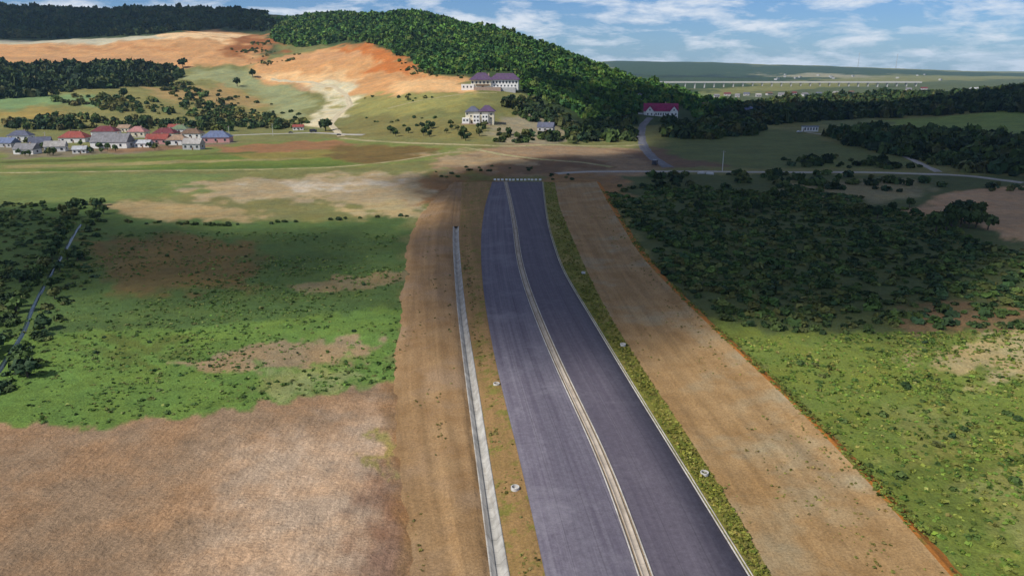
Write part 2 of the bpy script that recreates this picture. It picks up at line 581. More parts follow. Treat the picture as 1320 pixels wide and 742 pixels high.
M_SAND = mat_strip('pale_track', A(196, 180, 146), A(212, 198, 166), None, True, None, 0.1)
M_GREYROAD = mat_strip('worn_road', A(168, 164, 156), A(188, 182, 172), None, True, None, 0.05)


# ------------------------------------------------------------------ ground: one sheet, painted with what grows or lies there
def to_ul(poly, crest=False):
    """outline given by photo pixels -> bearing / log distance on the land"""
    out = []
    for px, py in poly:
        x, y, _ = hit(px, py, crest)
        out.append((x / y, math.log(y)))
    return np.array(out)


def inside_sd(u, l, P):
    """signed distance (positive inside) in bearing / log-distance space"""
    n = len(P)
    d2 = np.full(u.shape, 1e9); ins = np.zeros(u.shape, bool)
    for i in range(n):
        a, b = P[i], P[(i + 1) % n]
        e = b - a
        wu, wl = u - a[0], l - a[1]
        t = np.clip((wu * e[0] + wl * e[1]) / max(1e-12, e @ e), 0, 1)
        d2 = np.minimum(d2, (wu - t * e[0]) ** 2 + (wl - t * e[1]) ** 2)
        if a[1] != b[1]:
            c = ((a[1] > l) != (b[1] > l)) & (u < e[0] * (l - a[1]) / (e[1]) + a[0])
            ins ^= c
    return np.where(ins, 1, -1) * np.sqrt(d2)


PAINT = [   # outline (photo pixels on the ground), colour in sun, softness, ragged edge
    # far land
    ([(-900, 9), (345, 14), (360, 70), (-900, 70)], A(70, 84, 52), .02, .0),
    ([(350, 40), (520, 8), (640, 28), (711, 57), (773, 79), (850, 108), (960, 134), (890, 160), (760, 165), (690, 128), (600, 100), (540, 90), (440, 60)], A(62, 80, 44), .015, .01),
    ([(700, 112), (1400, 112), (1400, 127), (960, 134), (900, 118), (800, 114)], A(128, 140, 88), .03, .02),
    ([(960, 126), (1110, 126), (1140, 131), (1000, 135)], A(196, 192, 138), .01, .01),
    ([(760, 109.5), (1150, 110), (1150, 113), (760, 113.5)], A(206, 206, 196), .02, .01),
    ([(760, 96), (1400, 99), (1400, 109), (760, 109)], A(84, 96, 66), .05, .05),
    ([(760, 79), (900, 80), (1000, 84), (1110, 87), (1220, 92), (1400, 96), (1400, 99), (1150, 95), (760, 93)], A(58, 76, 46), .04, .05),
    ([(820, 96), (960, 97), (960, 101), (840, 100)], A(40, 54, 38), .04, .05),
    ([(1000, 95), (1120, 97), (1130, 101), (1010, 99)], A(150, 146, 116), .05, .08),
    # left hills
    ([(-700, 120), (0, 118), (110, 108), (230, 96), (330, 96), (420, 150), (380, 164), (180, 160), (0, 166), (-700, 170)], A(134, 132, 78), .02, .02),
    ([(-300, 118), (0, 116), (60, 120), (110, 122), (150, 140), (60, 136), (0, 142), (-300, 146)], A(120, 146, 96), .03, .03),
    ([(0, 146), (40, 138), (100, 146), (60, 156), (0, 160)], A(158, 140, 76), .03, .03),
    ([(180, 112), (300, 112), (350, 138), (260, 136), (200, 126)], A(166, 142, 92), .03, .03),
    ([(230, 90), (330, 92), (390, 116), (400, 150), (350, 152), (330, 120), (240, 104)], A(146, 152, 108), .03, .03),
    ([(-700, 66), (0, 54), (110, 51), (200, 47), (290, 39), (345, 44), (352, 56), (332, 82), (250, 86), (100, 86), (0, 86), (-700, 88)], A(200, 154, 104), .015, .02),
    ([(-700, 56), (0, 52), (120, 50), (220, 46), (220, 50), (0, 58), (-700, 62)], A(190, 186, 160), .02, .02),
    ([(300, 46), (345, 44), (356, 58), (330, 80), (296, 72)], A(150, 96, 52), .03, .04),
    ([(326, 84), (352, 76), (400, 66), (440, 57), (500, 68), (545, 90), (604, 103), (598, 121), (520, 122), (470, 128), (440, 118), (380, 112), (330, 106)], A(202, 154, 102), .02, .02),
    ([(440, 57), (480, 60), (540, 88), (560, 98), (500, 92), (452, 74)], A(188, 116, 58), .02, .03),
    ([(10, 64), (120, 59), (220, 58), (300, 61), (220, 64), (100, 66)], A(186, 138, 90), .012, .03),
    ([(-60, 76), (80, 73), (200, 74), (310, 71), (250, 78), (100, 80)], A(190, 148, 104), .012, .03),
    ([(200, 50), (290, 43), (330, 46), (270, 52)], A(228, 196, 150), .012, .03),
    ([(372, 74), (430, 66), (470, 74), (420, 80)], A(196, 150, 104), .012, .04),
    ([(400, 96), (480, 92), (560, 104), (500, 106)], A(190, 146, 98), .012, .04),
    ([(360, 110), (430, 100), (440, 106), (400, 114)], A(184, 150, 110), .012, .04),
    ([(340, 96), (420, 90), (470, 100), (420, 106), (350, 104)], A(222, 186, 136), .02, .03),
    ([(400, 108), (452, 104), (460, 130), (440, 150), (420, 164), (396, 160), (420, 140), (430, 124)], A(210, 202, 168), .015, .02),
    ([(448, 124), (560, 122), (630, 124), (606, 140), (520, 152), (452, 146)], A(146, 144, 84), .02, .03),
    ([(500, 108), (600, 104), (602, 120), (520, 122)], A(218, 178, 126), .02, .02),
    ([(450, 150), (600, 158), (640, 172), (600, 182), (420, 176)], A(126, 122, 72), .02, .02),
    ([(640, 150), (700, 140), (740, 160), (720, 190), (640, 184)], A(150, 142, 116), .03, .03),
    # fields before the village
    ([(-700, 205), (0, 200), (200, 194), (330, 184), (430, 178), (560, 188), (600, 190), (560, 206), (470, 215), (0, 223), (-700, 230)], A(118, 130, 68), .02, .01),
    ([(0, 190), (120, 190), (290, 180), (300, 186), (160, 198), (0, 206)], A(128, 120, 96), .015, .02),
    ([(280, 190), (400, 181), (470, 184), (440, 192), (330, 198), (290, 198)], A(150, 112, 76), .02, .02),
    ([(150, 206), (400, 196), (480, 198), (430, 212), (200, 218)], A(104, 122, 52), .02, .02),
    ([(0, 207), (200, 201), (330, 196), (330, 198), (200, 204), (0, 211)], A(96, 104, 50), .008, .01),
    ([(0, 213), (220, 207), (400, 203), (400, 205), (220, 211), (0, 218)], A(150, 142, 92), .008, .01),
    ([(60, 218), (300, 214), (440, 211), (430, 214), (300, 218), (60, 221)], A(90, 112, 48), .008, .01),
    ([(120, 193), (260, 187), (300, 186), (280, 190), (150, 197)], A(138, 110, 82), .008, .01),
    ([(300, 199), (440, 192), (500, 196), (480, 201), (330, 205)], A(136, 128, 66), .008, .01),
    ([(430, 186), (560, 190), (556, 202), (480, 212), (430, 206)], A(116, 98, 54), .02, .02),
    ([(-700, 232), (0, 224), (300, 222), (240, 250), (130, 262), (0, 264), (-700, 270)], A(112, 128, 72), .03, .03),
    ([(-700, 264), (0, 264), (140, 258), (300, 288), (530, 280), (522, 400), (250, 428), (-700, 440)], A(84, 108, 56), .03, .02),
    ([(120, 312), (230, 298), (340, 318), (310, 372), (180, 382), (120, 352)], A(112, 98, 58), .05, .04),
    ([(180, 262), (300, 250), (420, 262), (420, 276), (260, 286)], A(122, 122, 76), .03, .03),
    ([(110, 268), (200, 258), (320, 268), (330, 284), (200, 284)], A(166, 148, 106), .03, .04),
    ([(230, 240), (400, 226), (560, 222), (592, 236), (556, 272), (470, 270), (380, 256), (280, 258)], A(170, 154, 120), .04, .04),
    ([(330, 236), (520, 228), (540, 238), (400, 246)], A(184, 174, 154), .03, .05),
    ([(430, 262), (540, 262), (540, 282), (470, 278)], A(176, 160, 118), .03, .05),
    ([(390, 364), (520, 346), (522, 364), (420, 378)], A(140, 128, 92), .02, .04),
    ([(-700, 440), (0, 432), (250, 424), (520, 396), (514, 492), (430, 508), (300, 528), (110, 556), (30, 552), (-700, 566)], A(104, 134, 62), .02, .02),
    ([(200, 464), (260, 456), (330, 448), (440, 430), (476, 434), (474, 462), (380, 470), (260, 476)], A(156, 138, 106), .02, .04),
    ([(330, 480), (440, 470), (470, 490), (400, 510), (320, 512)], A(142, 152, 96), .04, .05),
    ([(120, 440), (240, 434), (220, 456), (140, 470)], A(96, 112, 52), .04, .05),
    ([(-700, 566), (30, 550), (110, 555), (300, 527), (430, 507), (518, 488), (540, 760), (560, 1400), (-700, 1400)], A(156, 130, 102), .012, .022),
    ([(310, 580), (420, 548), (500, 520), (516, 600), (480, 700), (440, 800), (260, 800)], A(190, 165, 138), .16, .05),
    ([(480, 620), (530, 600), (556, 760), (460, 760)], A(142, 112, 92), .12, .04),
    ([(500, 492), (560, 492), (580, 760), (520, 760), (508, 620)], A(146, 114, 78), .05, .02),
    ([(488, 560), (510, 556), (506, 610), (490, 606)], A(150, 140, 84), .02, .05),
    # around the end of the road
    ([(560, 206), (620, 190), (700, 186), (830, 190), (862, 214), (800, 244), (720, 228), (640, 226), (580, 226)], A(150, 128, 100), .02, .02),
    ([(640, 206), (760, 200), (780, 216), (700, 224), (640, 222)], A(124, 100, 74), .02, .03),
    ([(720, 226), (800, 230), (790, 262), (740, 262)], A(128, 98, 72), .03, .03),
    ([(780, 192), (940, 190), (960, 214), (860, 216)], A(118, 96, 76), .03, .03),
    ([(860, 168), (1000, 166), (1080, 184), (1190, 216), (940, 216), (860, 200)], A(104, 116, 66), .02, .02),
    ([(536, 262), (556, 232), (600, 221), (644, 219), (640, 232), (610, 262)], A(142, 110, 72), .03, .03),
    ([(696, 222), (760, 222), (800, 236), (800, 270), (770, 270), (700, 236)], A(150, 120, 80), .03, .03),
    ([(600, 222), (632, 224), (630, 231), (596, 231)], A(120, 118, 62), .02, .03),
    ([(560, 196), (640, 200), (690, 210), (640, 216), (580, 212)], A(166, 146, 112), .03, .05),
    # right
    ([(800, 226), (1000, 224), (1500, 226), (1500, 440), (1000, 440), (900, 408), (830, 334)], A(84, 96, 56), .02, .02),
    ([(1010, 234), (1180, 230), (1200, 246), (1150, 262), (1010, 252)], A(138, 132, 98), .03, .03),
    ([(1160, 276), (1236, 246), (1500, 226), (1500, 336), (1320, 314), (1262, 290)], A(186, 154, 118), .02, .02),
    ([(1110, 156), (1200, 151), (1500, 148), (1500, 172), (1300, 176), (1170, 168)], A(126, 146, 74), .015, .015),
    ([(1020, 152), (1120, 150), (1160, 166), (1080, 166)], A(112, 122, 78), .02, .02),
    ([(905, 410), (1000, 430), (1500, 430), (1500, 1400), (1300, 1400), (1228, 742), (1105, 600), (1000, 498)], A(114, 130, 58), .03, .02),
    ([(1190, 450), (1290, 430), (1500, 440), (1500, 500), (1290, 490), (1210, 480)], A(176, 162, 116), .05, .06),
    ([(1170, 400), (1330, 390), (1330, 430), (1180, 426)], A(128, 106, 76), .05, .05),
    ([(1130, 540), (1240, 520), (1260, 580), (1160, 600)], A(134, 140, 74), .05, .06),
    ([(1240, 620), (1330, 560), (1400, 700), (1300, 720)], A(146, 150, 84), .05, .06),
]
POLY = [(to_ul(p, i < 2), c, s, w) for i, (p, c, s, w) in enumerate(PAINT)]


def paint(x, y):
    u = x / y; l = np.log(y)
    w1 = fbm(u * 38, l * 26, 21, 6); w2 = fbm(u * 38, l * 26, 51, 6)
    c = np.tile(np.array(A(122, 124, 74)), (len(x), 1))
    for P, col, soft, rag in POLY:
        lo, hi = P.min(0) - 0.1, P.max(0) + 0.1
        k = np.nonzero((u > lo[0]) & (u < hi[0]) & (l > lo[1]) & (l < hi[1]))[0]
        if not len(k): continue
        sd = inside_sd(u[k] + w1[k] * rag * 1.5, l[k] + w2[k] * rag * 1.5, P)
        a = sstep(sd, -soft * 0.5, soft * 0.5)[:, None]
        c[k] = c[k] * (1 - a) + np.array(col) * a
    return c


def build_ground():
    e = np.linspace(-1, 1, 561)
    us = 0.84 * e + 0.66 * e ** 5 * 1.1
    ys = np.exp(np.concatenate([np.linspace(math.log(22), math.log(60), 40), np.linspace(math.log(60), math.log(3000), 460)[1:], np.linspace(math.log(3000), math.log(13500), 70)[1:]]))
    U, Y = np.meshgrid(us, ys)
    X = U * Y
    x, y = X.ravel(), Y.ravel()
    z = Z(x, y)
    # bed for the motorway strips
    m = (y < 404) & (x > L_EARTH(y) + 1.2) & (x < L_RIM(y) - 1.2)
    z = np.where(m, np.minimum(z, -1.3), z)
    nr, nc = U.shape
    i = np.arange(nr * nc).reshape(nr, nc)
    F = np.stack([i[:-1, :-1], i[:-1, 1:], i[1:, 1:], i[1:, :-1]], -1).reshape(-1, 4)
    me = mesh_np('ground', np.stack([x, y, z], 1), F, M_GROUND, smooth=True)
    vattr(me, 'albedo', paint(x, y))
    t = np.zeros(len(x))
    for px in ([(-700, 566), (30, 550), (110, 555), (300, 527), (430, 507), (518, 488), (540, 760), (560, 1400), (-700, 1400)], [(1160, 276), (1236, 246), (1500, 226), (1500, 336), (1320, 314), (1262, 290)]):
        t = np.maximum(t, sstep(inside_sd(x / y, np.log(y), to_ul(px)), 0.0, 0.04))
    vattr(me, 'tilled', np.repeat(t[:, None], 3, 1))
    tag(link('ground', me), 'fields and hills around the unfinished motorway', kind='structure')


build_ground()


# ------------------------------------------------------------------ the motorway
def end_fade(q):
    return 1 - sstep(q, 398, 408)


def loft(name, lines, mat, nsub=1, rough=0.0, kind='structure', label=None, q=STN, endz=True):
    """lines: list of (x function or array, z); a strip lofted along the road"""
    xs = [(l(q) if callable(l) else l) for l, _ in lines]
    zs = [np.full(len(q), z) if np.isscalar(z) else z for _, z in lines]
    cx, cz = [], []
    for k in range(len(lines) - 1):
        for j in range(nsub):
            t = j / nsub
            cx.append(xs[k] * (1 - t) + xs[k + 1] * t); cz.append(zs[k] * (1 - t) + zs[k + 1] * t)
    cx.append(xs[-1]); cz.append(zs[-1])
    Xc, Zc = np.array(cx), np.array(cz)
    n, mct = Xc.shape
    Yc = np.tile(q, (n, 1))
    if rough:
        edge = np.minimum(np.arange(n), n - 1 - np.arange(n))[:, None]
        Zc = Zc + fbm(Xc / 3.0, Yc / 3.0, 77, 4) * rough * np.clip(edge / 2.0, 0, 1)
    if endz: Zc = Zc * end_fade(Yc) + 0.02 * (1 - end_fade(Yc))
    V = np.stack([Xc, Yc, Zc], -1).reshape(-1, 3)
    i = np.arange(n * mct).reshape(n, mct)
    F = np.stack([i[:-1, :-1], i[1:, :-1], i[1:, 1:], i[:-1, 1:]], -1).reshape(-1, 4)
    me = mesh_np(name, V, F, mat, smooth=rough > 0)
    uvl = me.uv_layers.new(name='UVMap')
    uv = np.stack([Xc - Xc[0:1], Yc], -1).reshape(-1, 2)
    uvl.data.foreach_set('uv', uv[F.ravel()].astype(np.float32).ravel())
    o = link(name, me)
    return tag(o, label, kind=kind)


def off(l, d): return lambda q: l(q) + d


def mix2(a, b, t): return lambda q: a(q) * (1 - t) + b(q) * t


loft('earth_shoulder', [(off(L_EARTH, -3.0), -0.5), (L_EARTH, 0.12), (mix2(L_EARTH, L_DA, 0.45), 0.25), (mix2(L_EARTH, L_DA, 0.62), 0.75), (off(L_DA, -0.9), 0.7), (off(L_DA, -0.004), 0.33)],
     M_EARTH_L, 5, 0.22, label='brown packed earth beside the concrete ditch')
loft('drainage_channel', [(L_DA, 0.26), (L_DA, 0.36), (off(L_DA, 0.22), 0.36), (mix2(L_DA, L_DB, 0.36), -0.55), (mix2(L_DA, L_DB, 0.64), -0.55), (off(L_DB, -0.22), 0.36), (L_DB, 0.36), (L_DB, 0.26)],
     M_CONC, q=STN[STN < 289], label='pale concrete ditch left of the motorway')
loft('earth_shoulder', [(off(L_DA, -0.3), 0.3), (L_DA, 0.46), (mix2(L_DA, L_DB, 0.5), 0.34), (L_DB, 0.46), (off(L_DB, 0.4), 0.34)], M_EARTH_L, 3, 0.12, label='packed earth where the concrete ditch is not yet built', q=STN[STN > 284])
loft('road_verge', [(off(L_DB, 0.004), 0.32), (mix2(L_DB, L_ROADL, 0.25), 0.42), (mix2(L_DB, L_ROADL, 0.75), 0.92), (off(L_ROADL, -0.004), 0.93)], M_VERGE_L, 5, 0.10, label='sandy verge between ditch and asphalt')
MW = 0.95
loft('carriageway', [(L_ROADL, 0.7), (L_ROADL, 0.97), (off(L_MED, -MW), 1.03)], M_ASPH_L, 2, label='left asphalt carriageway without markings')
loft('median_strip', [(off(L_MED, -MW + 0.202), 1.02), (off(L_MED, -0.6), 0.96), (off(L_MED, 0.6), 0.96), (off(L_MED, MW - 0.202), 1.02)], M_MEDIAN, 3, label='gravel strip between the carriageways')
loft('median_channel', [(off(L_MED, -0.47), 0.9), (off(L_MED, -0.45), 1.12), (off(L_MED, -0.34), 1.12), (off(L_MED, -0.24), 0.98), (off(L_MED, 0.24), 0.98), (off(L_MED, 0.34), 1.12), (off(L_MED, 0.45), 1.12), (off(L_MED, 0.47), 0.9)], M_GUTTER, label='pale concrete gutter along the median')
for s in (-1, 1):
    a = s * MW - (0.0 if s > 0 else -0.0)
    x0, x1 = (a, a + 0.2) if s < 0 else (a - 0.2, a)
    loft('kerb', [(off(L_MED, x0 + 0.003), 0.95), (off(L_MED, x0 + 0.003), 1.14), (off(L_MED, x1 - 0.003), 1.14), (off(L_MED, x1 - 0.003), 0.95)], M_KERB,
         label='thin concrete kerb of the median, %s side' % ('left' if s < 0 else 'right'))
loft('carriageway', [(off(L_MED, MW), 1.03), (L_ROADR, 0.97), (L_ROADR, 0.7)], M_ASPH_R, 2, label='right asphalt carriageway without markings')
loft('kerb', [(off(L_ROADR, 0.004), 0.8), (off(L_ROADR, 0.004), 1.08), (off(L_ROADR, 0.2), 1.08), (off(L_ROADR, 0.2), 0.8)], M_KERB, label='thin concrete kerb along the right carriageway')
loft('kerb', [(off(L_ROADR, 0.5), 0.7), (off(L_ROADR, 0.5), 1.0), (off(L_ROADR, 0.64), 1.0), (off(L_ROADR, 0.64), 0.7)], M_KERB, label='second thin concrete edge right of the kerb')
loft('road_verge', [(off(L_ROADR, 0.19), 0.9), (off(L_ROADR, 1.2), 0.9), (mix2(L_ROADR, L_VERGE, 0.7), 0.5), (off(L_VERGE, -0.004), 0.38)], M_VERGE_R, 5, 0.14, label='yellow green grass verge right of the asphalt')
loft('earth_slope', [(L_VERGE, 0.38), (mix2(L_VERGE, L_RIM, 0.3), 0.3), (mix2(L_VERGE, L_RIM, 0.8), 0.7), (off(L_RIM, -0.5), 1.25)], M_EARTH_R, 12, 0.3, label='bare brown earth right of the motorway')
loft('soil_bank', [(off(L_RIM, -0.51), 1.24), (off(L_RIM, 0.2), 1.15), (off(L_RIM, 1.2), 0.5), (off(L_RIM, 3.6), -0.6)], M_RIM, 5, 0.2, label='orange soil bank at the edge of the bare earth')


# ------------------------------------------------------------------ country roads and tracks draped on the land
def ribbon(name, px, width, mat, label, lift=0.12):
    P = np.array([hit(*p)[:2] for p in px])
    d = np.concatenate([[0], np.cumsum(np.hypot(*np.diff(P, axis=0).T))])
    n = max(8, int(d[-1] / 4))
    t = np.linspace(0, d[-1], n)
    x, y = np.interp(t, d, P[:, 0]), np.interp(t, d, P[:, 1])
    for _ in range(6):
        x[1:-1] = (x[:-2] + 2 * x[1:-1] + x[2:]) / 4; y[1:-1] = (y[:-2] + 2 * y[1:-1] + y[2:]) / 4
    tx, ty = np.gradient(x), np.gradient(y)
    l = np.hypot(tx, ty); nx, ny = ty / l, -tx / l
    cols = []
    wv = width * (1 + 0.18 * fbm(t / 12, t * 0, 31, 3))
    for k in np.linspace(-0.5, 0.5, 5):
        qx, qy = x + nx * wv * k, y + ny * wv * k
        cols.append(np.stack([qx, qy, Z(qx, qy) + lift + (0.10 if abs(k) < 0.4 else -0.15)], 1))
    V = np.array(cols)
    i = np.arange(5 * n).reshape(5, n)
    F = np.stack([i[:-1, :-1], i[1:, :-1], i[1:, 1:], i[:-1, 1:]], -1).reshape(-1, 4)
    me = mesh_np(name, V.reshape(-1, 3), F[:, ::-1], mat, smooth=True)
    uvl = me.uv_layers.new(name='UVMap')
    uv = np.stack([np.tile(np.linspace(0, width, 5)[:, None], (1, n)), np.tile(t, (5, 1))], -1).reshape(-1, 2)
    uvl.data.foreach_set('uv', uv[F[:, ::-1].ravel()].astype(np.float32).ravel())
    return tag(link(name, me), label, kind='structure')


ribbon('country_road', [(-120, 181), (0, 181), (60, 184), (130, 178), (180, 177), (260, 176), (340, 173), (400, 171), (470, 174)], 7, M_GREYROAD, 'grey village road behind the fields')
ribbon('dirt_track', [(-80, 225), (0, 223), (150, 221), (300, 219), (430, 216), (510, 208), (570, 198), (620, 192)], 3.6, M_TRACK, 'pale dirt track at the foot of the striped fields')
ribbon('dirt_track', [(440, 178), (480, 182), (540, 185), (600, 187), (660, 189), (740, 188), (830, 187)], 7, M_TRACK, 'wide pale track crossing behind the end of the motorway')
ribbon('dirt_track', [(440, 176), (426, 160), (436, 148), (452, 136), (446, 122), (430, 112), (400, 106), (350, 102)], 7, M_SAND, 'pale track winding up to the bare hill')
ribbon('dirt_track', [(500, 140), (540, 130), (580, 124), (640, 120)], 4, M_TRACK, 'narrow track below the large guesthouse')
ribbon('country_road', [(716, 224), (740, 222), (800, 221), (900, 221), (1000, 222), (1120, 222), (1240, 226), (1320, 236)], 7, M_GREYROAD, 'grey country road crossing behind the motorway end')
ribbon('country_road', [(838, 152), (828, 162), (826, 175), (830, 190), (842, 204), (862, 216)], 8, M_OLDASPH, 'grey road running down from the house with the magenta roof')
ribbon('dirt_track', [(1042, 171), (1066, 174), (1090, 180), (1130, 190), (1170, 203), (1210, 222)], 5, M_GREYROAD, 'narrow path from the white cabin down to the country road')
ribbon('dirt_track', [(600, 190), (650, 200), (700, 206), (760, 210), (790, 216)], 6, M_TRACK, 'rough site track near the motorway end')


def stream():
    m, nt, b = new_mat('stream_water')
    b.inputs['Base Color'].default_value = (0.02, 0.035, 0.03, 1)
    b.inputs['Roughness'].default_value = 0.22
    b.inputs['Specular IOR Level'].default_value = 0.5
    bump(nt, b, nz(nt, geo_pos(nt), 2.5, 3, 0.6), 0.15, 0.03)
    ribbon('stream', [(104, 290), (96, 302), (82, 326), (66, 352), (54, 374), (40, 400), (32, 428), (14, 456), (-20, 505)], 1.15, m, 'narrow stream between the green bushes at far left', 0.14)


stream()

# ------------------------------------------------------------------ clouds overhead (their shade falls on the valley)
def mat_cloud(dens):
    m = bpy.data.materials.new('cloud')
    m.use_nodes = True
    nt = m.node_tree
    nt.nodes.clear()
    o = nt.nodes.new('ShaderNodeOutputMaterial')
    v = nt.nodes.new('ShaderNodeVolumePrincipled')
    v.inputs['Color'].default_value = (0.96, 0.96, 0.96, 1)
    v.inputs['Density'].default_value = dens
    nt.links.new(v.outputs[0], o.inputs['Volume'])
    return m


M_CLOUD = mat_cloud(0.075)


def cloud(outline, alt, thick, soft, label, seed):
    """a flat-bottomed cloud drifting up-sun of the ground outline it shades (outline = ground points in metres)"""
    P = np.array(outline, float) + (to_sun[:2] / to_sun[2] * alt)
    lo, hi = P.min(0) - 5, P.max(0) + 5
    n = 70
    gx, gy = np.meshgrid(np.linspace(lo[0], hi[0], n), np.linspace(lo[1], hi[1], n), indexing='ij')
    x, y = gx.ravel(), gy.ravel()
    w = soft * 0.55
    sd = inside_sd(x + fbm(x / 120, y / 120, seed, 4) * w, y + fbm(x / 120, y / 120, seed + 40, 4) * w, P)
    t = sstep(sd, 0, soft) * thick * (0.72 + 0.55 * fbm(x / 90, y / 90, seed + 7, 3))
    t = np.maximum(t, 0)
    i = np.arange(n * n).reshape(n, n)
    F = np.stack([i[:-1, :-1], i[1:, :-1], i[1:, 1:], i[:-1, 1:]], -1).reshape(-1, 4)
    F = F[(t[F] > 0.01).any(1)]
    top = np.stack([x, y, alt + 0.75 * t], 1); bot = np.stack([x, y, alt - 0.25 * t - 0.02], 1)
    V = np.vstack([top, bot])
    # side walls round the open edge
    e = {}
    for f in F:
        for a, b in zip(f, np.roll(f, -1)):
            if (b, a) in e: del e[(b, a)]
            else: e[(a, b)] = 1
    side = np.array([(b, a, a + n * n, b + n * n) for a, b in e])
    me = mesh_np('cloud', V, np.vstack([F, F[:, ::-1] + n * n, side]), M_CLOUD, smooth=True)
    tag(link('cloud', me), label, kind='stuff')


def gpoly(px): return [hit(*p)[:2] for p in px]


cloud(gpoly([(470, 238), (560, 222), (700, 196), (800, 184), (840, 172), (1000, 168), (1150, 172), (1320, 182), (1500, 190), (1500, 450), (1330, 480), (1100, 460), (940, 490), (800, 510), (640, 500), (540, 470), (500, 400), (470, 300)]),
      620, 110, 85, 'broad cloud above the valley', 11)
cloud(gpoly([(-200, 262), (120, 268), (300, 288), (450, 278), (545, 270), (560, 400), (400, 425), (200, 430), (60, 410), (-200, 450)]), 640, 22, 50, 'thin cloud above the green fields', 23)
cloud([(130, 620), (330, 600), (560, 640), (900, 640), (1300, 700), (1500, 1100), (900, 1300), (600, 1250), (330, 1150), (200, 1150), (60, 1000), (60, 760)], 700, 95, 130, 'cloud above the wooded slope', 37)
cloud([(-2000, 1650), (-700, 1700), (-350, 1800), (-350, 2700), (-2000, 2700)], 900, 85, 260, 'cloud above the far ridge', 51)


# ------------------------------------------------------------------ vegetation
def crown(nleaf, seed, flat=1.0, leaf=0.34, lobes=7, core=True):
    """foliage of radius about 1: leaf clumps spread over and through several lobes; z from 0 up"""
    r = np.random.default_rng(seed)
    lc = r.normal(0, 1, (lobes, 3)); lc /= np.linalg.norm(lc, axis=1)[:, None]
    lc *= r.uniform(0.25, 0.62, (lobes, 1)); lc[:, 2] = np.abs(lc[:, 2]) * 0.9
    lr = r.uniform(0.34, 0.6, lobes)
    k = r.integers(0, lobes, nleaf)
    d = r.normal(0, 1, (nleaf, 3)); d /= np.linalg.norm(d, axis=1)[:, None]
    d[:, 2] = np.where(d[:, 2] < -0.3, -d[:, 2], d[:, 2])
    rad = lr[k][:, None] * r.uniform(0.72, 1.12, (nleaf, 1))
    c = lc[k] + d * rad
    nrm = d + r.normal(0, 0.45, (nleaf, 3)); nrm /= np.linalg.norm(nrm, axis=1)[:, None]
    a = np.cross(nrm, r.normal(0, 1, (nleaf, 3))); a /= np.linalg.norm(a, axis=1)[:, None]
    b = np.cross(nrm, a)
    s = leaf * r.uniform(0.6, 1.25, (nleaf, 1))
    q = np.stack([c - a * s - b * s * 0.7, c + a * s * 0.8 - b * s, c + a * s + b * s * 0.8, c - a * s * 0.7 + b * s], 1)
    V = q.reshape(-1, 3)
    F = np.arange(len(V)).reshape(-1, 4)
    shade = r.uniform(0.75, 1.25, nleaf)
    V[:, 2] = (V[:, 2] + 0.35) * flat
    return V, F, shade


GREENS = np.array([A(66, 88, 44), A(78, 100, 48), A(54, 76, 40), A(88, 106, 52), A(100, 106, 56), A(60, 84, 52)])
DARK = GREENS * 0.72


def scatter(outlines, spacing, seed, jag=0.0, ymax=1e9, extra=False):
    """points on the land inside outlines given by photo pixels on it"""
    r = np.random.default_rng(seed)
    X, Y = [], []
    for px in outlines:
        P = to_ul(px, extra)
        W = np.array([(a * math.exp(b), math.exp(b)) for a, b in P])
        lo, hi = W.min(0), W.max(0)
        n = int((hi[0] - lo[0]) * (hi[1] - lo[1]) / spacing ** 2) + 1
        x = r.uniform(lo[0], hi[0], n); y = r.uniform(lo[1], hi[1], n)
        sd = inside_sd(x / y + fbm(x / 30, y / 30, seed, 3) * jag, np.log(y) + fbm(x / 30, y / 30, seed + 5, 3) * jag, P)
        k = sd > 0
        X.append(x[k]); Y.append(y[k])
    return np.concatenate(X), np.concatenate(Y)


def off_road(x, y, m=3.0):
    return ~((y < 412) & (x > L_EARTH(y) - m) & (x < L_RIM(y) + m))


def wood(name, x, y, size, templates, palette, label, seed, sink=0.25, tall=(0.9, 1.35), kind='stuff', parent=None):
    """many crowns joined into ONE object"""
    r = np.random.default_rng(seed)
    n = len(x)
    z = Z(x, y)
    rad = size * (0.55 + 1.05 * r.random(n) ** 1.7)
    hs = r.uniform(*tall, n) * np.where(r.random(n) < 0.12, 1.3, 1.0)
    th = r.uniform(0, 2 * math.pi, n)
    which = r.integers(0, len(templates), n)
    pal = palette[r.integers(0, len(palette), n)] * (0.8 + 0.4 * vnoise(x / 60, y / 60, seed))[:, None] * r.uniform(0.72, 1.28, (n, 1)) * r.uniform(0.92, 1.08, (n, 3))
    VV, FF, TT, base = [], [], [], 0
    for t, (V, F, sh) in enumerate(templates):
        k = np.nonzero(which == t)[0]
        if not len(k): continue
        c, s = np.cos(th[k])[:, None], np.sin(th[k])[:, None]
        vx = (V[None, :, 0] * c - V[None, :, 1] * s) * rad[k][:, None] + x[k][:, None]
        vy = (V[None, :, 0] * s + V[None, :, 1] * c) * rad[k][:, None] + y[k][:, None]
        vz = (V[None, :, 2] - sink) * rad[k][:, None] * hs[k][:, None] + z[k][:, None]
        VV.append(np.stack([vx, vy, vz], -1).reshape(-1, 3))
        f = F[None] + (np.arange(len(k)) * len(V))[:, None, None] + base
        FF.append(f.reshape(-1, 4))
        TT.append((pal[k][:, None, :] * sh[None, :, None]).reshape(-1, 3))
        base += len(k) * len(V)
    me = mesh_np(name, np.vstack(VV), np.vstack(FF), M_FOL)
    vattr(me, 'tint', np.vstack(TT), 'FACE')
    o = link(name, me, parent)
    return tag(o, label, kind=kind)


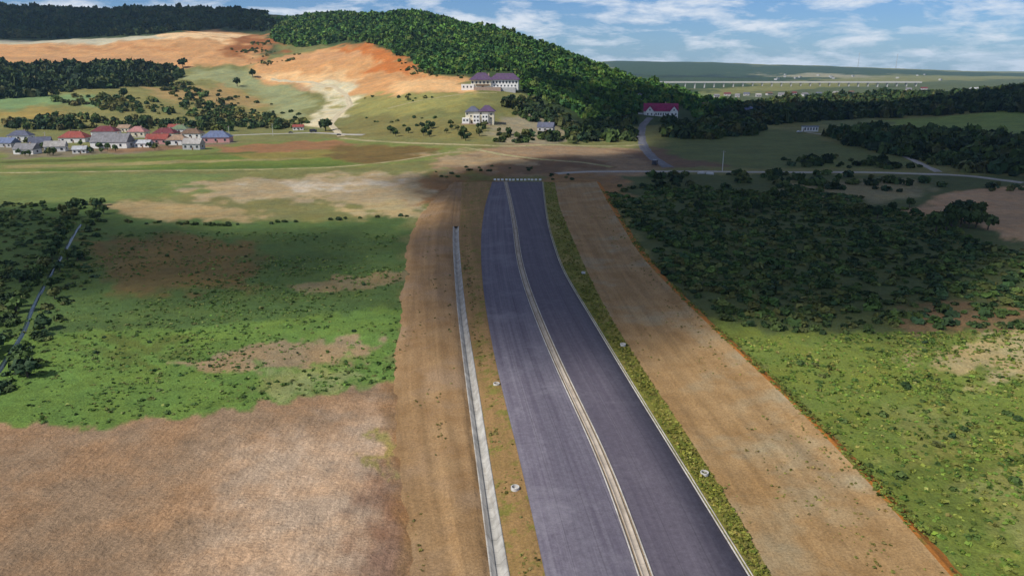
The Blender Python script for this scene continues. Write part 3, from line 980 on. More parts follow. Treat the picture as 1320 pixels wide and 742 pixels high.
T_FAR = [crown(26, s, 1.15, 0.46) for s in range(8)]
T_MID = [crown(60, 20 + s, 1.0, 0.30) for s in range(8)]
T_LOW = [crown(34, 40 + s, 0.72, 0.34) for s in range(8)]
T_TUFT = [crown(5, 80 + s, 0.7, 0.6, 4) for s in range(8)]
T_WEED = [crown(14, 60 + s, 0.7, 0.42) for s in range(8)]

HILL = [[(330, 24), (400, 15), (520, 9), (552, 16), (617, 33), (664, 43), (711, 60), (773, 80), (830, 107), (883, 115), (960, 135), (905, 158), (880, 136), (832, 132), (815, 152), (770, 163), (735, 140), (690, 128), (672, 112), (664, 94), (600, 95), (552, 98), (540, 84), (500, 64), (440, 54), (382, 62), (352, 54), (354, 42)]]
RIDGE = [[(-420, 13), (0, 11), (100, 15), (250, 15), (340, 19), (356, 40), (290, 36), (200, 44), (110, 48), (0, 50), (-420, 56)]]
x, y = scatter(HILL, 5.4, 101, 0.006, extra=True)
wood('forest', x, y, 3.7, T_FAR, GREENS * np.array([1.15, 1.5, 0.95]) * np.array([[0.8], [1.0], [0.75], [1.1], [1.0], [1.15]]), 'dense green forest covering the large hill', 1)
x, y = scatter(RIDGE, 12.0, 102, 0.006)
wood('forest', x, y, 7.6, T_FAR, DARK, 'dark forest on the far left ridge', 2)
x, y = scatter([[(-260, 88), (0, 85), (140, 84), (226, 86), (236, 98), (214, 112), (150, 114), (80, 122), (0, 128), (-260, 130)]], 8.0, 103, 0.008)
wood('forest', x, y, 5.2, T_FAR, DARK, 'dark wood below the cleared ochre hill', 3)
x, y = scatter([[(905, 160), (960, 138), (1010, 131), (1100, 127), (1140, 122), (1250, 121), (1330, 115), (1650, 112), (1650, 150), (1330, 147), (1200, 150), (1110, 153), (1040, 157), (960, 162), (900, 172)]], 7.4, 104, 0.01)
wood('forest', x, y, 5.0, T_FAR, DARK, 'dark wood across the right side of the valley', 4)
x, y = scatter([[(1060, 176), (1130, 168), (1230, 174), (1330, 182), (1560, 196), (1560, 236), (1330, 232), (1230, 222), (1180, 206), (1110, 192)]], 7.0, 105, 0.01)
wood('forest', x, y, 5.0, T_MID, DARK, 'dark belt of trees between path and country road', 5)
x, y = scatter([[(850, 156), (905, 166), (960, 162), (990, 172), (905, 180), (850, 176)], [(640, 128), (690, 132), (735, 150), (728, 166), (690, 158), (650, 142)], [(740, 160), (815, 154), (822, 180), (760, 184), (730, 176)]], 8.0, 106, 0.012)
wood('forest', x, y, 4.6, T_MID, DARK, 'dark trees around the houses below the hill', 6)

# single trees and shrubs -------------------------------------------------------
def crown_me(name, tpl, pal, seed):
    V, F, sh = tpl
    me = mesh_np(name, V, F, M_FOL)
    r = np.random.default_rng(seed)
    vattr(me, 'tint', np.array(pal)[None] * sh[:, None] * r.uniform(0.9, 1.1, (len(sh), 1)), 'FACE')
    return me


TREE_TPL = [crown(120, 200 + s, 1.05, 0.25, 9) for s in range(6)]
SHRUB_TPL = [crown(64, 300 + s, 0.8, 0.29, 7) for s in range(6)]
OLIVE = np.array([A(104, 104, 50), A(118, 112, 58), A(88, 96, 46)])


def trunk_mesh():
    mb = MB()
    mb.cyl(0, 0, -0.3, 0.9, 0.10, 0.065, 7)
    for a in (0.4, 2.5, 4.6):
        c, s = math.cos(a), math.sin(a)
        n = 5
        vs = [(c * d + r * math.cos(2 * math.pi * i / n), s * d + r * math.sin(2 * math.pi * i / n), z) for d, r, z in ((0.02, 0.045, 0.55), (0.4, 0.02, 1.05)) for i in range(n)]
        mb.add(vs, [(i, (i + 1) % n, n + (i + 1) % n, n + i) for i in range(n)])
    return mb.mesh('trunk', M_BARK)


TRUNK = trunk_mesh()
_tm, _sm = {}, {}


def tree_at(x, y, r, pal, label, group, cat='tree', tall=1.15):
    k = (rng.integers(0, len(TREE_TPL)), tuple(np.round(pal, 4)))
    if k not in _tm: _tm[k] = crown_me('crown', TREE_TPL[k[0]], pal, int(k[0]))
    root = empty('tree', (x, y, float(Z(x, y)) - 0.1), rng.uniform(0, 6.28))
    root.scale = (r, r, r * tall)
    tag(root, label, cat, group)
    link('trunk', TRUNK, root)
    c = link('crown', _tm[k], root); c.location = (0, 0, 0.42)
    return root


def shrub_at(x, y, r, pal, label, group, z=None):
    k = (rng.integers(0, len(SHRUB_TPL)), tuple(np.round(pal, 4)))
    if k not in _sm: _sm[k] = crown_me('shrub', SHRUB_TPL[k[0]], pal, int(k[0]))
    o = link('shrub', _sm[k], None, (x, y, (float(Z(x, y)) if z is None else z) - 0.25 * r), rng.uniform(0, 6.28))
    o.scale = (r, r, r * rng.uniform(0.85, 1.2))
    return tag(o, label, 'shrub', group)


def row_pts(px, n, spread, seed):
    r = np.random.default_rng(seed)
    P = np.array([hit(*p)[:2] for p in px])
    d = np.concatenate([[0], np.cumsum(np.hypot(*np.diff(P, axis=0).T))])
    t = r.uniform(0, d[-1], n)
    return np.interp(t, d, P[:, 0]) + r.normal(0, spread, n), np.interp(t, d, P[:, 1]) + r.normal(0, spread, n)


def pick(p): return p[rng.integers(0, len(p))]


# the stream with bushes on both banks, far left
sx, sy = row_pts([(118, 262), (96, 300), (66, 352), (40, 400), (12, 452), (-30, 510)], 120, 3.0, 401)
SP = np.array([hit(*p)[:2] for p in [(118, 262), (96, 300), (66, 352), (40, 400), (12, 452), (-30, 510)]])
for a, b in zip(sx, sy):
    cx = np.interp(b, SP[::-1, 1], SP[::-1, 0])
    side = -1 if a < cx else 1
    a = cx + side * (1.9 + abs(a - cx))
    if rng.random() < 0.35:
        tree_at(a, b, rng.uniform(1.6, 2.4), pick(GREENS), 'small green tree on the bank of the narrow stream at far left', 'trees along the stream', tall=1.0)
    else:
        shrub_at(a, b, rng.uniform(1.0, 1.9), pick(GREENS), 'green bush on the bank of the narrow stream at far left', 'bushes along the stream')
x, y = scatter([[(-120, 262), (60, 262), (100, 290), (70, 345), (40, 395), (8, 450), (-40, 510), (-200, 500)]], 2.9, 402, 0.02)
k = (rng.random(len(x)) < 0.75) & (np.abs(x - np.interp(y, SP[::-1, 1], SP[::-1, 0])) > 2.4)
wood('scrub', x[k], y[k], 1.25, T_LOW, GREENS, 'dense low green scrub beside the stream', 61, tall=(0.7, 1.1))
x, y = scatter([[(110, 268), (128, 300), (118, 350), (88, 400), (66, 450), (40, 505), (-30, 520), (10, 460), (44, 405), (70, 358), (100, 306)]], 3.0, 403, 0.02)
k = (rng.random(len(x)) < 0.75) & (np.abs(x - np.interp(y, SP[::-1, 1], SP[::-1, 0])) > 2.4)
wood('scrub', x[k], y[k], 1.1, T_LOW, GREENS, 'low green bushes between stream and meadow', 62, tall=(0.7, 1.1))
# hedge across the meadow
hx, hy = row_pts([(120, 286), (300, 291), (420, 284), (528, 279)], 40, 1.0, 404)
for a, b in zip(hx, hy):
    if a < L_EARTH(b) - 2: shrub_at(a, b, rng.uniform(0.8, 1.5), pick(DARK), 'low dark bush in the hedge line across the green meadow', 'bushes of the meadow hedge')
# bushes dotted in the meadow
mx, my = scatter([[(130, 300), (520, 300), (516, 480), (440, 500), (110, 545), (60, 520), (90, 420)]], 17, 405, 0.0)
for a, b in list(zip(mx, my))[:22]:
    if a < L_EARTH(b) - 2: shrub_at(a, b, rng.uniform(0.35, 0.8), pick(GREENS), 'small bush standing alone in the green meadow left of the earth strip', 'bushes dotted in the meadow')
# dark scrub right of the road
x, y = scatter([[(795, 250), (905, 238), (1010, 250), (1160, 268), (1262, 296), (1330, 322), (1500, 340), (1500, 425), (1150, 420), (1010, 432), (935, 412), (868, 362), (828, 315)]], 2.7, 406, 0.07)
k = off_road(x, y, 2) & (rng.random(len(x)) < 0.4 + 1.1 * vnoise(x / 26, y / 26, 77))
x, y = x[k], y[k]
order = np.argsort(y)
near = order[:50]
for i in near:
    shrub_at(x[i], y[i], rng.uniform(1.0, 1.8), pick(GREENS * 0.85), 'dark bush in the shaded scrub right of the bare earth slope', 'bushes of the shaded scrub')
rest = order[50:]
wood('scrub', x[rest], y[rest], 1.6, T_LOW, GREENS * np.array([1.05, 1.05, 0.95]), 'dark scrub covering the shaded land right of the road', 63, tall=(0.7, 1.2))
tx, ty = scatter([[(1205, 300), (1225, 276), (1262, 280), (1300, 300), (1290, 312), (1230, 310)]], 8, 407)
for a, b in list(zip(tx, ty))[:22]:
    tree_at(a, b, rng.uniform(2.6, 4.2), pick(DARK), 'dark tree in the clump below the brown furrowed field', 'trees below the furrowed field')
tx, ty = scatter([[(900, 252), (1010, 246), (1190, 268), (1180, 285), (1000, 276), (900, 280)]], 15, 408)
for a, b in list(zip(tx, ty))[:36]:
    if off_road(np.array(a), np.array(b)): tree_at(a, b, rng.uniform(1.8, 3.0), pick(DARK), 'dark tree in the scrub between bare earth and country road', 'trees in the scrub')
# lower right: rough green land
x, y = scatter([[(960, 436), (1330, 424), (1500, 440), (1500, 1000), (1330, 900), (1240, 760), (1105, 602), (1000, 498)]], 1.25, 409, 0.0)
k = off_road(x, y, 2.4) & (x / y < 0.82) & (rng.random(len(x)) < np.clip(1.6 * vnoise(x / 9, y / 9, 91) - 0.22, 0, 1))
x, y = x[k], y[k]
kk = rng.random(len(x)) < 0.016
for a, b in list(zip(x[kk], y[kk]))[:40]:
    shrub_at(a, b, rng.uniform(0.7, 1.35), pick(GREENS), 'green bush in the rough grass right of the orange soil bank', 'bushes on the rough grass')
wood('weeds', x[~kk], y[~kk], 0.55, T_WEED, np.array([A(116, 136, 56), A(98, 120, 48), A(134, 140, 64), A(86, 108, 48)]), 'knee high weeds on the rough land right of the soil bank', 64, tall=(0.6, 1.1))
x, y = scatter([[(945, 436), (1330, 424), (1440, 440), (1440, 960), (1330, 900), (1240, 760), (1105, 602), (1000, 498)]], 0.72, 419, 0.0)
k = off_road(x, y, 2.2) & (x / y < 0.78) & (rng.random(len(x)) < np.clip(1.5 * vnoise(x / 5, y / 5, 191) - 0.25, 0, 1) * np.clip(1.6 * vnoise(x / 30, y / 30, 192), 0.15, 1))
wood('weeds', x[k], y[k], 0.34, T_TUFT, np.array([A(118, 142, 54), A(104, 130, 48), A(140, 150, 64), A(92, 118, 50), A(150, 146, 78)]), 'fine rough grass and weeds right of the soil bank', 164, tall=(0.6, 1.2))
x, y = scatter([[(30, 545), (0, 430), (60, 400), (130, 330), (522, 330), (514, 488), (430, 504), (300, 524), (110, 549)]], 1.0, 420, 0.0)
k = (x < L_EARTH(y) - 1) & (rng.random(len(x)) < np.clip(1.5 * vnoise(x / 6, y / 6, 193) - 0.3, 0, 1) * np.clip(1.6 * vnoise(x / 35, y / 35, 194), 0.1, 1))
wood('weeds', x[k], y[k], 0.36, T_TUFT, np.array([A(92, 120, 52), A(104, 130, 56), A(82, 108, 48), A(128, 138, 72)]), 'fine meadow grass left of the earth strip', 165, tall=(0.5, 1.0))
# meadow weeds
x, y = scatter([[(30, 548), (0, 430), (130, 300), (522, 300), (514, 490), (430, 506), (300, 526), (110, 552)]], 1.9, 410, 0.0)
k = (x < L_EARTH(y) - 1) & (rng.random(len(x)) < np.clip(1.4 * vnoise(x / 12, y / 12, 93) - 0.35, 0, 1))
wood('weeds', x[k], y[k], 0.5, T_WEED, np.array([A(84, 112, 50), A(96, 122, 56), A(72, 98, 46), A(116, 126, 68)]), 'tall weeds scattered over the green meadow', 65, tall=(0.5, 1.0))
# tufts on the verges and on the earth
vy = np.exp(rng.uniform(math.log(60), math.log(400), 4200)); vt = rng.random(4200)
vx = L_ROADR(vy) + 1.0 + (L_VERGE(vy) - L_ROADR(vy) - 1.0) * vt
k = rng.random(4200) < 0.25 + 0.9 * vnoise(vx / 3, vy / 6, 95)
def strip_tufts(x, y, zs, size, pal, label, seed):
    global Z
    keep = Z
    Z = lambda a, b: zs
    wood('grass', x, y, size, T_WEED, pal, label, seed, tall=(0.6, 1.1))
    Z = keep
strip_tufts(vx[k], vy[k], (0.92 - 0.5 * vt[k]) * end_fade(vy[k]), 0.30, np.array([A(140, 140, 58), A(120, 126, 50), A(156, 148, 72)]), 'yellow green grass tufts on the right verge', 66)
vy = np.exp(rng.uniform(math.log(60), math.log(400), 1800)); vt = rng.uniform(0.1, 0.95, 1800)
vx = L_DB(vy) + (L_ROADL(vy) - L_DB(vy)) * vt
k = rng.random(1800) < 1.4 * vnoise(vx / 3, vy / 8, 96) - 0.35
strip_tufts(vx[k], vy[k], (0.34 + 0.55 * vt[k]) * end_fade(vy[k]), 0.26, np.array([A(140, 134, 70), A(124, 120, 56), A(150, 136, 80)]), 'dry grass tufts between the ditch and the asphalt', 67)
vy = np.exp(rng.uniform(math.log(60), math.log(380), 2600)); vt = rng.random(2600)
vx = L_RIM(vy) - 0.6 + 3.4 * vt
k = rng.random(2600) < 1.5 * vnoise(vx / 4, vy / 9, 97) - 0.4
strip_tufts(vx[k], vy[k], np.where(vt[k] < 0.3, 1.2, 1.2 - 1.5 * (vt[k] - 0.3)) * end_fade(vy[k]), 0.36, np.array([A(128, 132, 58), A(112, 126, 54)]), 'grass tufts growing on the orange soil bank', 68)

vy = np.exp(rng.uniform(math.log(62), math.log(330), 2600)); vt = rng.random(2600)
vx = L_VERGE(vy) + (L_RIM(vy) - 0.7 - L_VERGE(vy)) * vt
k = rng.random(2600) < np.clip(1.6 * vnoise(vx / 5, vy / 16, 98) - 0.75 + 0.5 * (vt > 0.7), 0, 0.7)
strip_tufts(vx[k], vy[k], np.interp(vt[k], [0, 0.3, 0.8, 1.0], [0.36, 0.3, 0.72, 1.2]) * end_fade(vy[k]), 0.22, np.array([A(140, 132, 68), A(126, 128, 62), A(156, 140, 84)]), 'sparse weeds on the bare earth right of the road', 69)
vy = np.exp(rng.uniform(math.log(62), math.log(330), 2600)); vt = rng.random(2600)
vx = L_EARTH(vy) + (L_DA(vy) - L_EARTH(vy) - 1.0) * vt
k = rng.random(2600) < np.clip(1.6 * vnoise(vx / 4, vy / 14, 99) - 0.85, 0, 0.6)
strip_tufts(vx[k], vy[k], np.interp(vt[k], [0, 0.45, 0.62, 1.0], [0.12, 0.25, 0.75, 0.7]) * end_fade(vy[k]), 0.24, np.array([A(128, 122, 62), A(112, 112, 56), A(140, 128, 78)]), 'sparse weeds on the packed earth left of the ditch', 70)
x, y = scatter([[(300, 60), (352, 50), (356, 62), (336, 82), (310, 78)], [(330, 84), (352, 76), (400, 66), (404, 70), (360, 82), (338, 92)], [(500, 68), (546, 90), (604, 100), (600, 106), (540, 98), (496, 76)], [(470, 126), (560, 120), (600, 122), (520, 132)]], 9, 442, 0.02)
k = rng.random(len(x)) < np.clip(1.7 * vnoise(x / 30, y / 30, 78) - 0.4, 0, 0.9)
wood('scrub', x[k], y[k], 2.6, T_MID, np.vstack([GREENS, OLIVE]), 'green and olive scrub on the edges of the bare hill', 78, tall=(0.6, 1.1))
# bushes on the left hill, trees round the village
x, y = scatter([[(196, 110), (232, 104), (262, 118), (300, 140), (350, 150), (392, 158), (384, 166), (300, 164), (262, 156), (226, 132)], [(0, 158), (60, 150), (130, 154), (200, 156), (300, 160), (300, 170), (170, 170), (40, 168), (0, 166)], [(60, 128), (130, 124), (196, 128), (230, 150), (170, 148), (110, 138)]], 7.5, 430, 0.02)
k = rng.random(len(x)) < 0.25 + 0.9 * vnoise(x / 40, y / 40, 71)
wood('woodland', x[k], y[k], 3.9, T_MID, np.vstack([GREENS, OLIVE]), 'green copse and thicket on the slope behind the village', 71, tall=(0.7, 1.15))
x, y = scatter([[(800, 228), (900, 224), (1060, 224), (1200, 230), (1190, 250), (1010, 242), (880, 246), (800, 250)], [(1000, 206), (1100, 200), (1200, 216), (1160, 219), (1010, 218)], [(1190, 238), (1320, 236), (1330, 246), (1240, 250)]], 6.5, 431, 0.02)
k = rng.random(len(x)) < -0.1 + 1.1 * vnoise(x / 22, y / 22, 72)
wood('scrub', x[k], y[k], 2.8, T_MID, DARK, 'dark bushes on both sides of the crossing country road', 72, tall=(0.7, 1.15))
x, y = scatter([[(228, 122), (250, 114), (300, 118), (345, 132), (388, 150), (392, 164), (330, 160), (300, 146), (262, 140)], [(130, 130), (232, 120), (262, 140), (300, 148), (300, 160), (200, 158), (150, 150)]], 9.5, 411, 0.01)
n = 0
for a, b in zip(x, y):
    if rng.random() < 0.62 and n < 45:
        n += 1
        shrub_at(a, b, rng.uniform(2.0, 4.6), pick(OLIVE if a > -230 else DARK), 'olive bush on the slope above the village', 'bushes on the slope above the village')
x, y = scatter([[(14, 160), (60, 152), (170, 158), (250, 160), (300, 164), (296, 170), (180, 168), (60, 170), (16, 170)]], 11, 412, 0.0)
for a, b in list(zip(x, y))[:60]:
    tree_at(a, b, rng.uniform(3.0, 4.8), pick(GREENS * 0.85), 'green tree in the belt behind the village houses', 'trees behind the village')
x, y = scatter([[(10, 188), (60, 186), (150, 188), (230, 184), (262, 186), (190, 196), (60, 202), (0, 204)], [(300, 168), (380, 164), (380, 168), (310, 173)]], 11, 413)
for a, b in list(zip(x, y))[:45]:
    tree_at(a, b, rng.uniform(1.8, 3.0), pick(GREENS), 'garden tree between the village houses', 'trees in the village gardens')
x, y = scatter([[(500, 168), (590, 162), (668, 168), (690, 178), (640, 184), (560, 182), (490, 176)]], 14, 414)
for a, b in list(zip(x, y))[:30]:
    tree_at(a, b, rng.uniform(2.0, 3.4), pick(DARK), 'dark tree along the pale track below the cream villa', 'trees below the villa')
x, y = scatter([[(470, 150), (560, 150), (590, 160), (520, 166), (460, 160)]], 16, 415)
for a, b in list(zip(x, y))[:14]:
    shrub_at(a, b, rng.uniform(1.6, 2.8), pick(GREENS), 'round green bush on the slope left of the cream villa', 'bushes left of the villa')
a, b, _ = hit(420, 169)
tree_at(a, b, 7.0, GREENS[0] * 0.8, 'large round dark tree standing alone by the village road', None, tall=0.95)
a, b, _ = hit(326, 100)
tree_at(a, b, 6.0, GREENS[0] * 0.7, 'dark tree alone on the pale slope below the ochre hill', None)
a, b, _ = hit(140, 87)
for px, py, rr, w in ((236, 88, 7.5, 'at the right end of the dark wood under the ochre hill'), (160, 128, 6.0, 'on the green slope below the dark wood'), (306, 112, 6.0, 'on the dry slope above the olive bushes')):
    a, b, _ = hit(px, py)
    tree_at(a, b, rr, GREENS[2] * 0.8, 'single broad tree ' + w, None)


tx, ty = scatter([[(600, 216), (650, 212), (700, 216), (704, 221), (640, 221), (598, 222)], [(706, 224), (740, 226), (744, 234), (712, 232)], [(560, 222), (600, 220), (596, 228), (566, 230)]], 8, 440)
for a, b in list(zip(tx, ty))[:26]:
    shrub_at(a, b, rng.uniform(0.8, 1.7), pick(DARK), 'low dark bush around the end of the asphalt', 'bushes at the end of the road')
x, y = scatter([[(640, 176), (700, 172), (760, 178), (830, 180), (826, 186), (740, 186), (640, 184)], [(720, 160), (800, 160), (800, 178), (730, 176)]], 8, 441, 0.02)
k = rng.random(len(x)) < 1.2 * vnoise(x / 30, y / 30, 75)
wood('scrub', x[k], y[k], 3.2, T_MID, DARK, 'dark thicket above the pale crossing track', 75, tall=(0.7, 1.15))


# ------------------------------------------------------------------ buildings
M_WHITE = mat_plain('white_plaster', (0.74, 0.72, 0.68), 0.10, 0.4)
M_CREAM = mat_plain('cream_plaster', (0.66, 0.60, 0.46), 0.10, 0.4)
M_GREYW = mat_plain('grey_plaster', (0.42, 0.41, 0.40), 0.15, 0.4)
M_PINKW = mat_plain('pink_plaster', (0.58, 0.30, 0.28), 0.12, 0.4)
M_STONE = mat_plain('stone_facing', (0.38, 0.27, 0.21), 0.25, 0.8)
M_GLASS = mat_plain('dark_glass', (0.03, 0.035, 0.045), 0.1, 1.0, 0.15, 0.5)
M_WOOD = mat_plain('brown_wood', (0.16, 0.09, 0.05), 0.2, 1.5)
ROOF = {k: mat_roof(k + '_roof', tuple(0.8 * q for q in v)) for k, v in {
    'red': (0.36, 0.09, 0.07), 'maroon': (0.20, 0.05, 0.06), 'slate': (0.14, 0.15, 0.21), 'grey': (0.26, 0.25, 0.26), 'pale': (0.46, 0.43, 0.40), 'blue': (0.17, 0.21, 0.34),
    'purple': (0.13, 0.08, 0.155), 'tan': (0.40, 0.27, 0.18), 'magenta': (0.36, 0.04, 0.13), 'pink': (0.50, 0.24, 0.22), 'brown': (0.22, 0.14, 0.09), 'tin': (0.52, 0.53, 0.55), 'green': (0.20, 0.26, 0.15)}.items()}


def roof_part(parent, kind, w, d, z0, h, mat, ov=0.5, x=0.0, y=0.0, rz=0.0):
    W, D = w / 2 + ov, d / 2 + ov
    b = [(-W, -D, z0), (W, -D, z0), (W, D, z0), (-W, D, z0)]
    e = 0.18
    lo = [(p[0], p[1], z0 - e) for p in b]
    if kind == 'hip':
        r = max(0.3, W - D)
        top = [(-r, 0, z0 + h), (r, 0, z0 + h)]
        fs = [(0, 1, 5, 4), (1, 2, 5), (2, 3, 4, 5), (3, 0, 4)]
    else:
        top = [(-W, 0, z0 + h), (W, 0, z0 + h)]
        fs = [(0, 1, 5, 4), (1, 2, 5), (2, 3, 4, 5), (3, 0, 4)]
    mb = MB().add(b + top + lo, fs + [(6, 7, 1, 0), (7, 8, 2, 1), (8, 9, 3, 2), (9, 6, 0, 3), (9, 8, 7, 6)])
    return mb.build('roof', mat, parent, (x, y, 0), rz)


WIN = {}


def window(parent, x, y, z, w, h, ry=0.0, frame=M_WHITE):
    """a window set proud of a wall: frame with its pane; ry turns it about the vertical"""
    k = (round(w, 2), round(h, 2), frame.name)
    if k not in WIN:
        WIN[k] = (MB().box(-w / 2, w / 2, -0.07, 0.05, 0, h).mesh('window', frame),
                  MB().box(-w / 2 + 0.1, w / 2 - 0.1, -0.10, 0.02, 0.1, h - 0.1).mesh('pane', M_GLASS))
    f = link('window', WIN[k][0], parent, (x, y, z), ry)
    link('pane', WIN[k][1], f)
    return f


def house(px, py, wpx, ratio, hw, hr, kind, roofm, wallm, rz, label, group='village houses', nw=3, chimney=True, name='house', cat='house', depth=None, storeys=1):
    x, y, z = hit(px, py)
    w = wpx / pxm(y); d = w * ratio if depth is None else depth
    root = tag(empty(name, (x, y + d * 0.4, z - 0.1), rz), label, cat, group)
    MB().box(-w / 2, w / 2, -d / 2, d / 2, -3.0, hw).build('wall', wallm, root)
    rf = roof_part(root, kind, w, d, hw + 0.19, hr, ROOF[roofm])
    if chimney: MB().box(w * 0.18, w * 0.18 + 0.9, -0.3, 0.5, hw + hr * 0.4, hw + hr + 0.9).build('chimney', M_STONE, rf)
    sh = hw / storeys
    for s in range(storeys):
        for i in range(nw):
            window(root, -w / 2 + w * (i + 0.5) / nw, -d / 2, s * sh + sh * 0.32, min(1.9, w / nw * 0.5), sh * 0.48)
        window(root, w / 2, 0, s * sh + sh * 0.32, min(1.9, d * 0.25), sh * 0.48, math.pi / 2)
    MB().box(w * 0.02, w * 0.02 + 1.2, -d / 2 - 0.06, -d / 2 + 0.1, 0.0, min(2.3, hw * 0.8)).build('door', M_WOOD, root)
    return root


R = math.radians
for a in [
    (24, 181, 26, 0.6, 4, 4.2, 'hip', 'slate', M_WHITE, R(8), 'white house with slate hip roof at the left edge of the village'),
    (8, 190, 22, 0.7, 3.5, 4, 'gable', 'blue', M_GREYW, R(-12), 'blue-grey roofed shed cut by the left picture edge'),
    (50, 191, 24, 0.6, 4, 4.5, 'gable', 'slate', M_GREYW, R(20), 'long slate roofed house second from the left edge'),
    (32, 199, 27, 0.6, 3.6, 4.2, 'gable', 'grey', M_WHITE, R(-6), 'grey gabled house lowest in the left corner of the village'),
    (70, 196, 24, 0.55, 4, 4, 'gable', 'pale', M_WHITE, R(14), 'pale roofed house in front of the slate roofs'),
    (94, 184, 34, 0.55, 4, 5, 'hip', 'red', M_WHITE, R(0), 'house with broad bright red hip roof near the left edge'),
    (134, 177, 30, 0.6, 5, 4.6, 'hip', 'maroon', M_WHITE, R(4), 'house with maroon hip roof at the top of the village'),
    (142, 191, 48, 0.42, 4.6, 6.5, 'gable', 'grey', M_WHITE, R(-4), 'longest white house with grey gable roof mid village'),
    (102, 198, 16, 0.6, 3, 2.5, 'gable', 'tin', M_WHITE, R(10), 'small white shed with tin roof below the red roof'),
    (176, 176, 22, 0.7, 4, 4.6, 'hip', 'pink', M_CREAM, R(0), 'cream house with pointed pink roof behind the long grey one'),
    (184, 190, 20, 0.6, 3, 2.6, 'gable', 'tin', M_WHITE, R(-8), 'low white house with long tin roof'),
    (202, 186, 26, 0.6, 4, 4, 'gable', 'red', M_PINKW, R(6), 'pink walled house with red gable roof'),
    (212, 178, 28, 0.55, 4.2, 4.4, 'hip', 'maroon', M_CREAM, R(-3), 'house with dark maroon roof behind the pink walls'),
    (228, 187, 25, 0.6, 4, 4, 'hip', 'tan', M_WHITE, R(0), 'white house with tan hip roof left of the pale gable'),
    (231, 173, 20, 0.7, 4.6, 3.8, 'hip', 'green', M_WHITE, R(5), 'white house with mossy green roof under the trees'),
    (248, 193, 23, 0.6, 4.4, 4, 'gable', 'pale', M_GREYW, R(-5), 'grey walled house with pale gable roof near the field'),
    (246, 178, 26, 0.6, 4, 4, 'hip', 'brown', M_WHITE, R(0), 'house with dark brown roof behind the pale gable'),
    (278, 184, 34, 0.55, 4.4, 5.2, 'hip', 'blue', M_PINKW, R(6), 'rightmost village house with blue hip roof and pink wall'),
    (224, 168, 14, 0.7, 3, 2.6, 'gable', 'red', M_WHITE, R(0), 'small house with orange red roof above the village road'),
    (160, 170, 16, 0.7, 3.4, 3, 'gable', 'tan', M_CREAM, R(-10), 'small cream house half hidden in the trees above the village'),
    (384, 168, 13, 0.6, 3.2, 2.2, 'gable', 'red', M_WHITE, R(8), 'small white house with red roof left of the lone round tree'),
]:
    house(*a)


def guesthouse():
    x, y, z = hit(634, 117)
    u = 1 / pxm(y)
    root = tag(empty('guesthouse', (x, y + 8, z), R(-4)), 'large white guesthouse with purple hip roofs on the hillside', 'guesthouse')
    B = lambda n, m, x0, x1, y0, y1, z0, z1: MB().box(x0 * u, x1 * u, y0 * u, y1 * u, z0 * u, z1 * u).build(n, m, root)
    B('terrace_wall', M_STONE, -22, 12, -10, -7, -5, 4)
    B('terrace', M_GREYW, -22, 30, -7.02, 4, -5, 3.6)
    B('wall', M_CREAM, -26, -1, -4, 12, 0, 12.5)
    B('wall', M_WHITE, -0.98, 33, -2, 12, 0, 12.8)
    B('annex', M_WHITE, -38, -22, -6, -4.02, 0, 7.5)
    B('balcony', M_WOOD, -20, -3, -5.6, -4.02, 5.8, 7.2)
    roof_part(root, 'hip', 27 * u, 17 * u, 12.7 * u, 8.6 * u, ROOF['purple'], 1.3, -13.5 * u, 4 * u)
    roof_part(root, 'hip', 36 * u, 15 * u, 13.0 * u, 7.6 * u, ROOF['purple'], 1.2, 16 * u, 5 * u)
    MB().box(-5 * u, -3.4 * u, 0, 1.6 * u, 14 * u, 20.6 * u).build('chimney', M_STONE, root)
    for i in range(8):
        window(root, (2 + i * 4.1) * u, -2 * u, 8.2 * u, 2.2 * u, 3.2 * u)
    for i in range(7):
        window(root, (3 + i * 4.4) * u, -2 * u, 4.4 * u, 2.0 * u, 2.4 * u)
    for i in range(5):
        window(root, (-24 + i * 4.8) * u, -4 * u, 8.0 * u, 2.4 * u, 3.0 * u)
    for i in range(3):
        window(root, (-35 + i * 4.6) * u, -6 * u, 3.0 * u, 2.0 * u, 2.6 * u)
    MB().box(-12.6 * u, -10 * u, -4.12 * u, -3.9 * u, 3.62 * u, 6.8 * u - 1.2).build('door', M_WOOD, root)


guesthouse()


